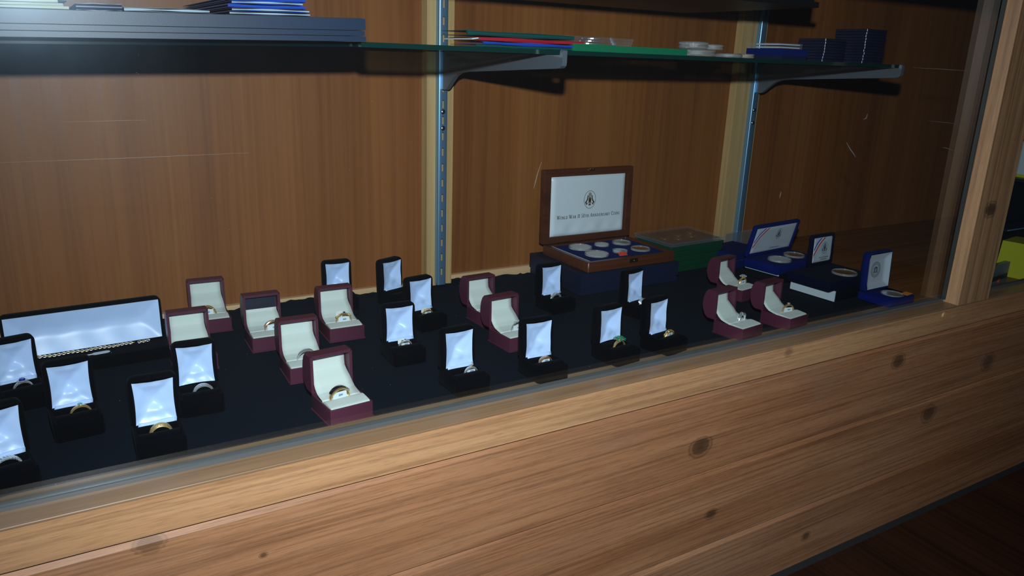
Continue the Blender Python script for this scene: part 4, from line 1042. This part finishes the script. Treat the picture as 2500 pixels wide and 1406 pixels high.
ci = ['bottom cream envelope of the pile at the upper left corner', 'second cream envelope from the bottom, upper left corner', 'third cream envelope from the bottom, upper left corner', 'fourth cream envelope of the pile, upper left corner', 'upper cream envelope cut off by the top edge']
for k in range(5):
    leaf_pack('envelope', 'envelope', ci[k], 'cream envelopes on the top tray', -.80, -.525 - .004 * (k % 3), -.335 + .003 * (k % 2), .12, ZT + .0026 * k, .0024, M['cream_paper'], .0003, fold=True)
leaf_pack('booklet', 'booklet', 'dark navy booklet right of the cream envelopes', None, -.519, -.4812, -.330, .20, ZT, .0062, M['navy_paper'], 0, fold=True)
leaf_pack('clear_wallet', 'wallet', 'clear plastic wallet with bright edges beside the blue packs', None, -.4800, -.404, -.335, .20, ZT, .0036, M['navy_paper'], .0002, fold='w')
bl = ['bottom white-edged pack under the blue packs', 'second pack from the bottom with white folds', 'middle blue glossy pack in the left-shelf pile', 'upper blue pack with a wavy white fold', 'topmost blue pack cut by the top edge']
for k in range(5):
    m = M['blue_paper'] if k in (2, 3, 4) else M['navy_paper']
    leaf_pack('coin_pack', 'coin pack', bl[k], 'blue glossy packs on the top tray', -.385 + .003 * (k % 2), -.304 - .003 * (k > 1) - .004 * (k == 3), -.334 + .002 * (k % 3), .27, ZT + .0034 * k, .0030, m, .0004 * (k % 2), fold='w' if k in (0, 1, 3) else True, spine=M['blue_paper'] if k == 1 else None)

# ------------------------------------------------------------------ things on the right shelf
fo = [('bottom dark green folder on the glass shelf', -.1040, .038, 'teal_paper', 0.0, .0028), ('blue folder second from the bottom on the glass shelf', -.0945, .038, 'blue_paper', .0031, .0036), ('red folder third from the bottom on the glass shelf', -.1000, .053, 'red_paper', .0071, .0044), ('top dark green folder, longest, on the glass shelf', -.1168, .037, 'teal_paper', .0126, .0056)]
for lab, x0, x1, m, z, th in fo:
    leaf_pack('coin_folder', 'folder', lab, 'coloured folders on the glass shelf', x0, x1, -.330, .068, ZS + z, th, M[m], 0, fold=True)
b = bmesh.new(); sheet(b, lambda u, v: (-.108 + .010 * u, -.326 + .075 * v, ZS + .0093 + .0016 * u), 4, 2); solid(b, geom=b.faces[:], thickness=.0012)
tag(obj('envelope', b, M['white_paper']), 'pale envelope end sticking out left of the red folder', 'envelope')
gb = thing('flat_box', 'long flat green box in front on the glass shelf', 'box', (.1330, -.331, ZS), 0)
obj('box_body', bbox(-.096, .1005, 0, .075, 0, .0085, .0005), M['green_light'], gb)
obj('box_lid', bbox(-.0975, -.030, -.0008, .0765, .0002, .0092, .0005), M['green_light'], gb)
sl = ['lowest clear coin holder behind the green box', 'middle clear coin holder behind the green box', 'top clear coin holder behind the green box']
for k in range(3):
    t = thing('coin_holder', sl[k], 'coin holder', (.095 + .012 * k, -.285 + .01 * k, ZS + .0094 + .0038 * k - (.0094 if False else 0)), math.radians(2 * k), 'clear coin holders behind the green box')
    obj('holder_body', bbox(-.07 + .01 * k, .075, 0, .06, 0, .0036, .0006), M['clear'], t)
    b = bmesh.new(); cyl(b, (.02, .03, .0010), .016, .0016, 24); obj('coin', b, M['coin_silver'], t)
# coin tubes / capsules
cs = [(.2810, -.300, 0, .0275, .0098, 'wide clear capsule at the bottom of the pile by the green box'), (.2715, -.302, .0099, .0215, .0102, 'clear capsule standing on the widest capsule'), (.3125, -.300, .0099, .0155, .0078, 'small clear capsule propped on the edge of the widest one'), (.3295, -.3165, 0, .0205, .0055, 'flat clear capsule lying low at the shelf front'), (.3640, -.318, 0, .0130, .0062, 'flat bright capsule next to the navy box')]
for k, (x, y, z, r, h, lab) in enumerate(cs):
    t = thing('coin_capsule', lab, 'coin', (x, y, ZS + z), 0, 'clear capsules on the glass shelf')
    b = bmesh.new(); n = 28
    loft(b, [[(rr * math.cos(2 * PI * i / n), rr * math.sin(2 * PI * i / n), zz) for i in range(n)] for rr, zz in ((r * .94, 0), (r, h * .1), (r, h * .44), (r * .96, h * .47), (r * .96, h * .53), (r, h * .56), (r, h * .9), (r * .94, h))]); obj('capsule_shell', b, M['capsule'], t, smooth=35)
    b = bmesh.new(); cyl(b, (0, 0, h * .3), r * .8, h * .4, 24); obj('coin', b, M['coin_silver'] if k != 4 else M['gold'], t, smooth=40)
nbx = thing('flat_box', 'small navy box between the capsules and the slab stacks', 'box', (.4660, -.2890, ZS), 0)
obj('box_body', bbox(-.0285, .0285, -.0355, .0355, 0, .0150, .0008), M['navy_card'], nbx)
obj('box_lid', bbox(-.0297, .0297, -.0367, .0367, .0060, .0165, .0008), M['navyvelvet'], nbx)
for k in range(2):
    t = thing('coin_holder', ['lower clear holder lying on the small navy box', 'upper clear holder lying on the small navy box'][k], 'coin holder', (.4690, -.2920, ZS + .0166 + .0046 * k), 0, 'clear holders on the navy box')
    obj('holder_body', bbox(-.027, .028, -.02, .042, 0, .0042, .0008), M['clear'], t); obj('insert', bbox(-.022, .024, -.0185, .030, .0012, .0030, 0), M['white_paper'], t)
def slab_stack(x, y, deg, n, w, d, th, where, z0=0.0):
    src = None
    for k in range(n):
        ord_ = 'bottom' if k == 0 else 'top' if k == n - 1 else ('%s from the bottom' % ['', 'second', 'third', 'fourth', 'fifth', 'sixth', 'seventh', 'eighth', 'ninth', 'tenth', 'eleventh', 'twelfth'][k])
        lab = 'smoky plastic coin slab, %s in the %s' % (ord_, where)
        loc = (x + random.uniform(-.0006, .0006), y + random.uniform(-.0006, .0006), ZS + z0 + th * k); rz = math.radians(deg + random.uniform(-.8, .8))
        if src is None:
            src = thing('coin_slab', lab, 'coin slab', loc, rz, 'smoky slabs in the ' + where)
            b = bmesh.new(); R = lambda e: rrect(w + 2 * e, d + 2 * e, max(.004 + e, .002), 4)
            loft(b, [xy(R(-.0012), 0), xy(R(0), th * .15), xy(R(0), th * .42), xy(R(-.0009), th * .5), xy(R(0), th * .58), xy(R(0), th * .82), xy(R(-.0012), th * .97)]); obj('slab_shell', b, M['tinted'], src, smooth=35)
            b = bmesh.new(); cyl(b, (0, 0, th * .97 - .0001), w * .3, .0002, 24); obj('coin_window', b, M['coin_white'], src)
        else: copy_thing(src, loc, rz, lab)
slab_stack(.5830, -.2815, 0, 8, .056, .057, .0046, 'lower stack')
slab_stack(.6875, -.2775, 0, 12, .057, .065, .0047, 'taller stack')

# ------------------------------------------------------------------ the neighbouring bay right of the post
bk = thing('display_board', 'black upright display board in the bay right of the post', 'board', (1.32, -.345, -.003), 0)
obj('board_panel', bbox(-.205, .6, 0, .012, 0, .46, .002), M['black'], bk)
obj('board_ledge', bbox(-.2, .6, -.035, 0, .078, .082, .0006), M['navy_card'], bk)
b = bmesh.new(); tube(b, [(-.2, -.0355, .080), (.6, -.0355, .080)], .0014, 6); obj('ledge_edge', b, M['steel'], bk, smooth='all')
yb = thing('tag_bin', 'bright yellow plastic bin standing right of the post', 'bin', (1.098, -.425, -.003), math.radians(8))
b = bmesh.new(); prism(b, [(-.034, 0), (.05, 0), (.05, .068), (-.022, .068)], -.03, .03, 'y'); bevel(b, .0016, 2); obj('bin_body', b, M['yellow'], yb, smooth=40)
obj('bin_slot', bbox(-.012, .0, -.0312, -.029, .050, .060, .0004), M['black'], yb)
bp_ = thing('blister_pack', 'grey-blue blister pack with a red dot, foot of the post', 'pack', (.985, -.428, -.003), math.radians(6))
b = bmesh.new(); prism(b, [(-.020, 0), (.020, 0), (.020, .010), (-.010, .040), (-.020, .040)], -.07, .035, 'x'); bevel(b, .001, 1); obj('card', b, M['blister'], bp_)
b = bmesh.new(); box(b, -.055, .03, -.0215, -.019, .010, .018); obj('dark_strip', b, M['black'], bp_)
b = bmesh.new(); cyl(b, (-.004, -.0205, .007), .0042, -.0012, 16, 'y'); obj('red_dot', b, M['red'], bp_)
lbx = thing('labelled_box', 'blue-white labelled box with a yellow foot right of the post', 'box', (1.19, -.3776, .1832), 0)
obj('box_body', bbox(-.035, .06, -.02, .03, .006, .072, .001), M['white_paper'], lbx)
obj('box_foot', bbox(-.037, .062, -.022, .032, 0, .0062, .0006), M['yellow'], lbx)
b = bmesh.new()
for k in range(9): box(b, -.031 + .004 * k, -.031 + .004 * k + (.0012 if k % 2 else .0022), -.0206, -.0199, .014, .028); box(b, -.031 + .004 * k, -.031 + .004 * k + (.0020 if k % 3 else .0010), -.0206, -.0199, .034, .046)
obj('barcode', b, M['ribbon_blue'], lbx)
obj('ledge', bbox(-.06, .6, -.03, .035, -.006, 0, .001), M['black'], bk, loc=(-.13, -.04, .186))

# the left shelf leans a little to the left, with all that stands on it
PV = Vector((-.25, -.33, .394)); RT = Matrix.Rotation(-.027, 4, 'Y')
for o in list(COL.objects):
    if o.parent is None and 'category' in o and o.location.z > .38 and o.location.z < .47 and (o.location.x < -.27) and o.name.split('.')[0] in ('tray', 'envelope', 'booklet', 'clear_wallet', 'coin_pack', 'glass_shelf'):
        o.location = PV + RT.to_3x3() @ (o.location - PV)
        o.rotation_euler = (RT.to_3x3() @ o.rotation_euler.to_matrix()).to_euler()
bpy.context.view_layer.update()
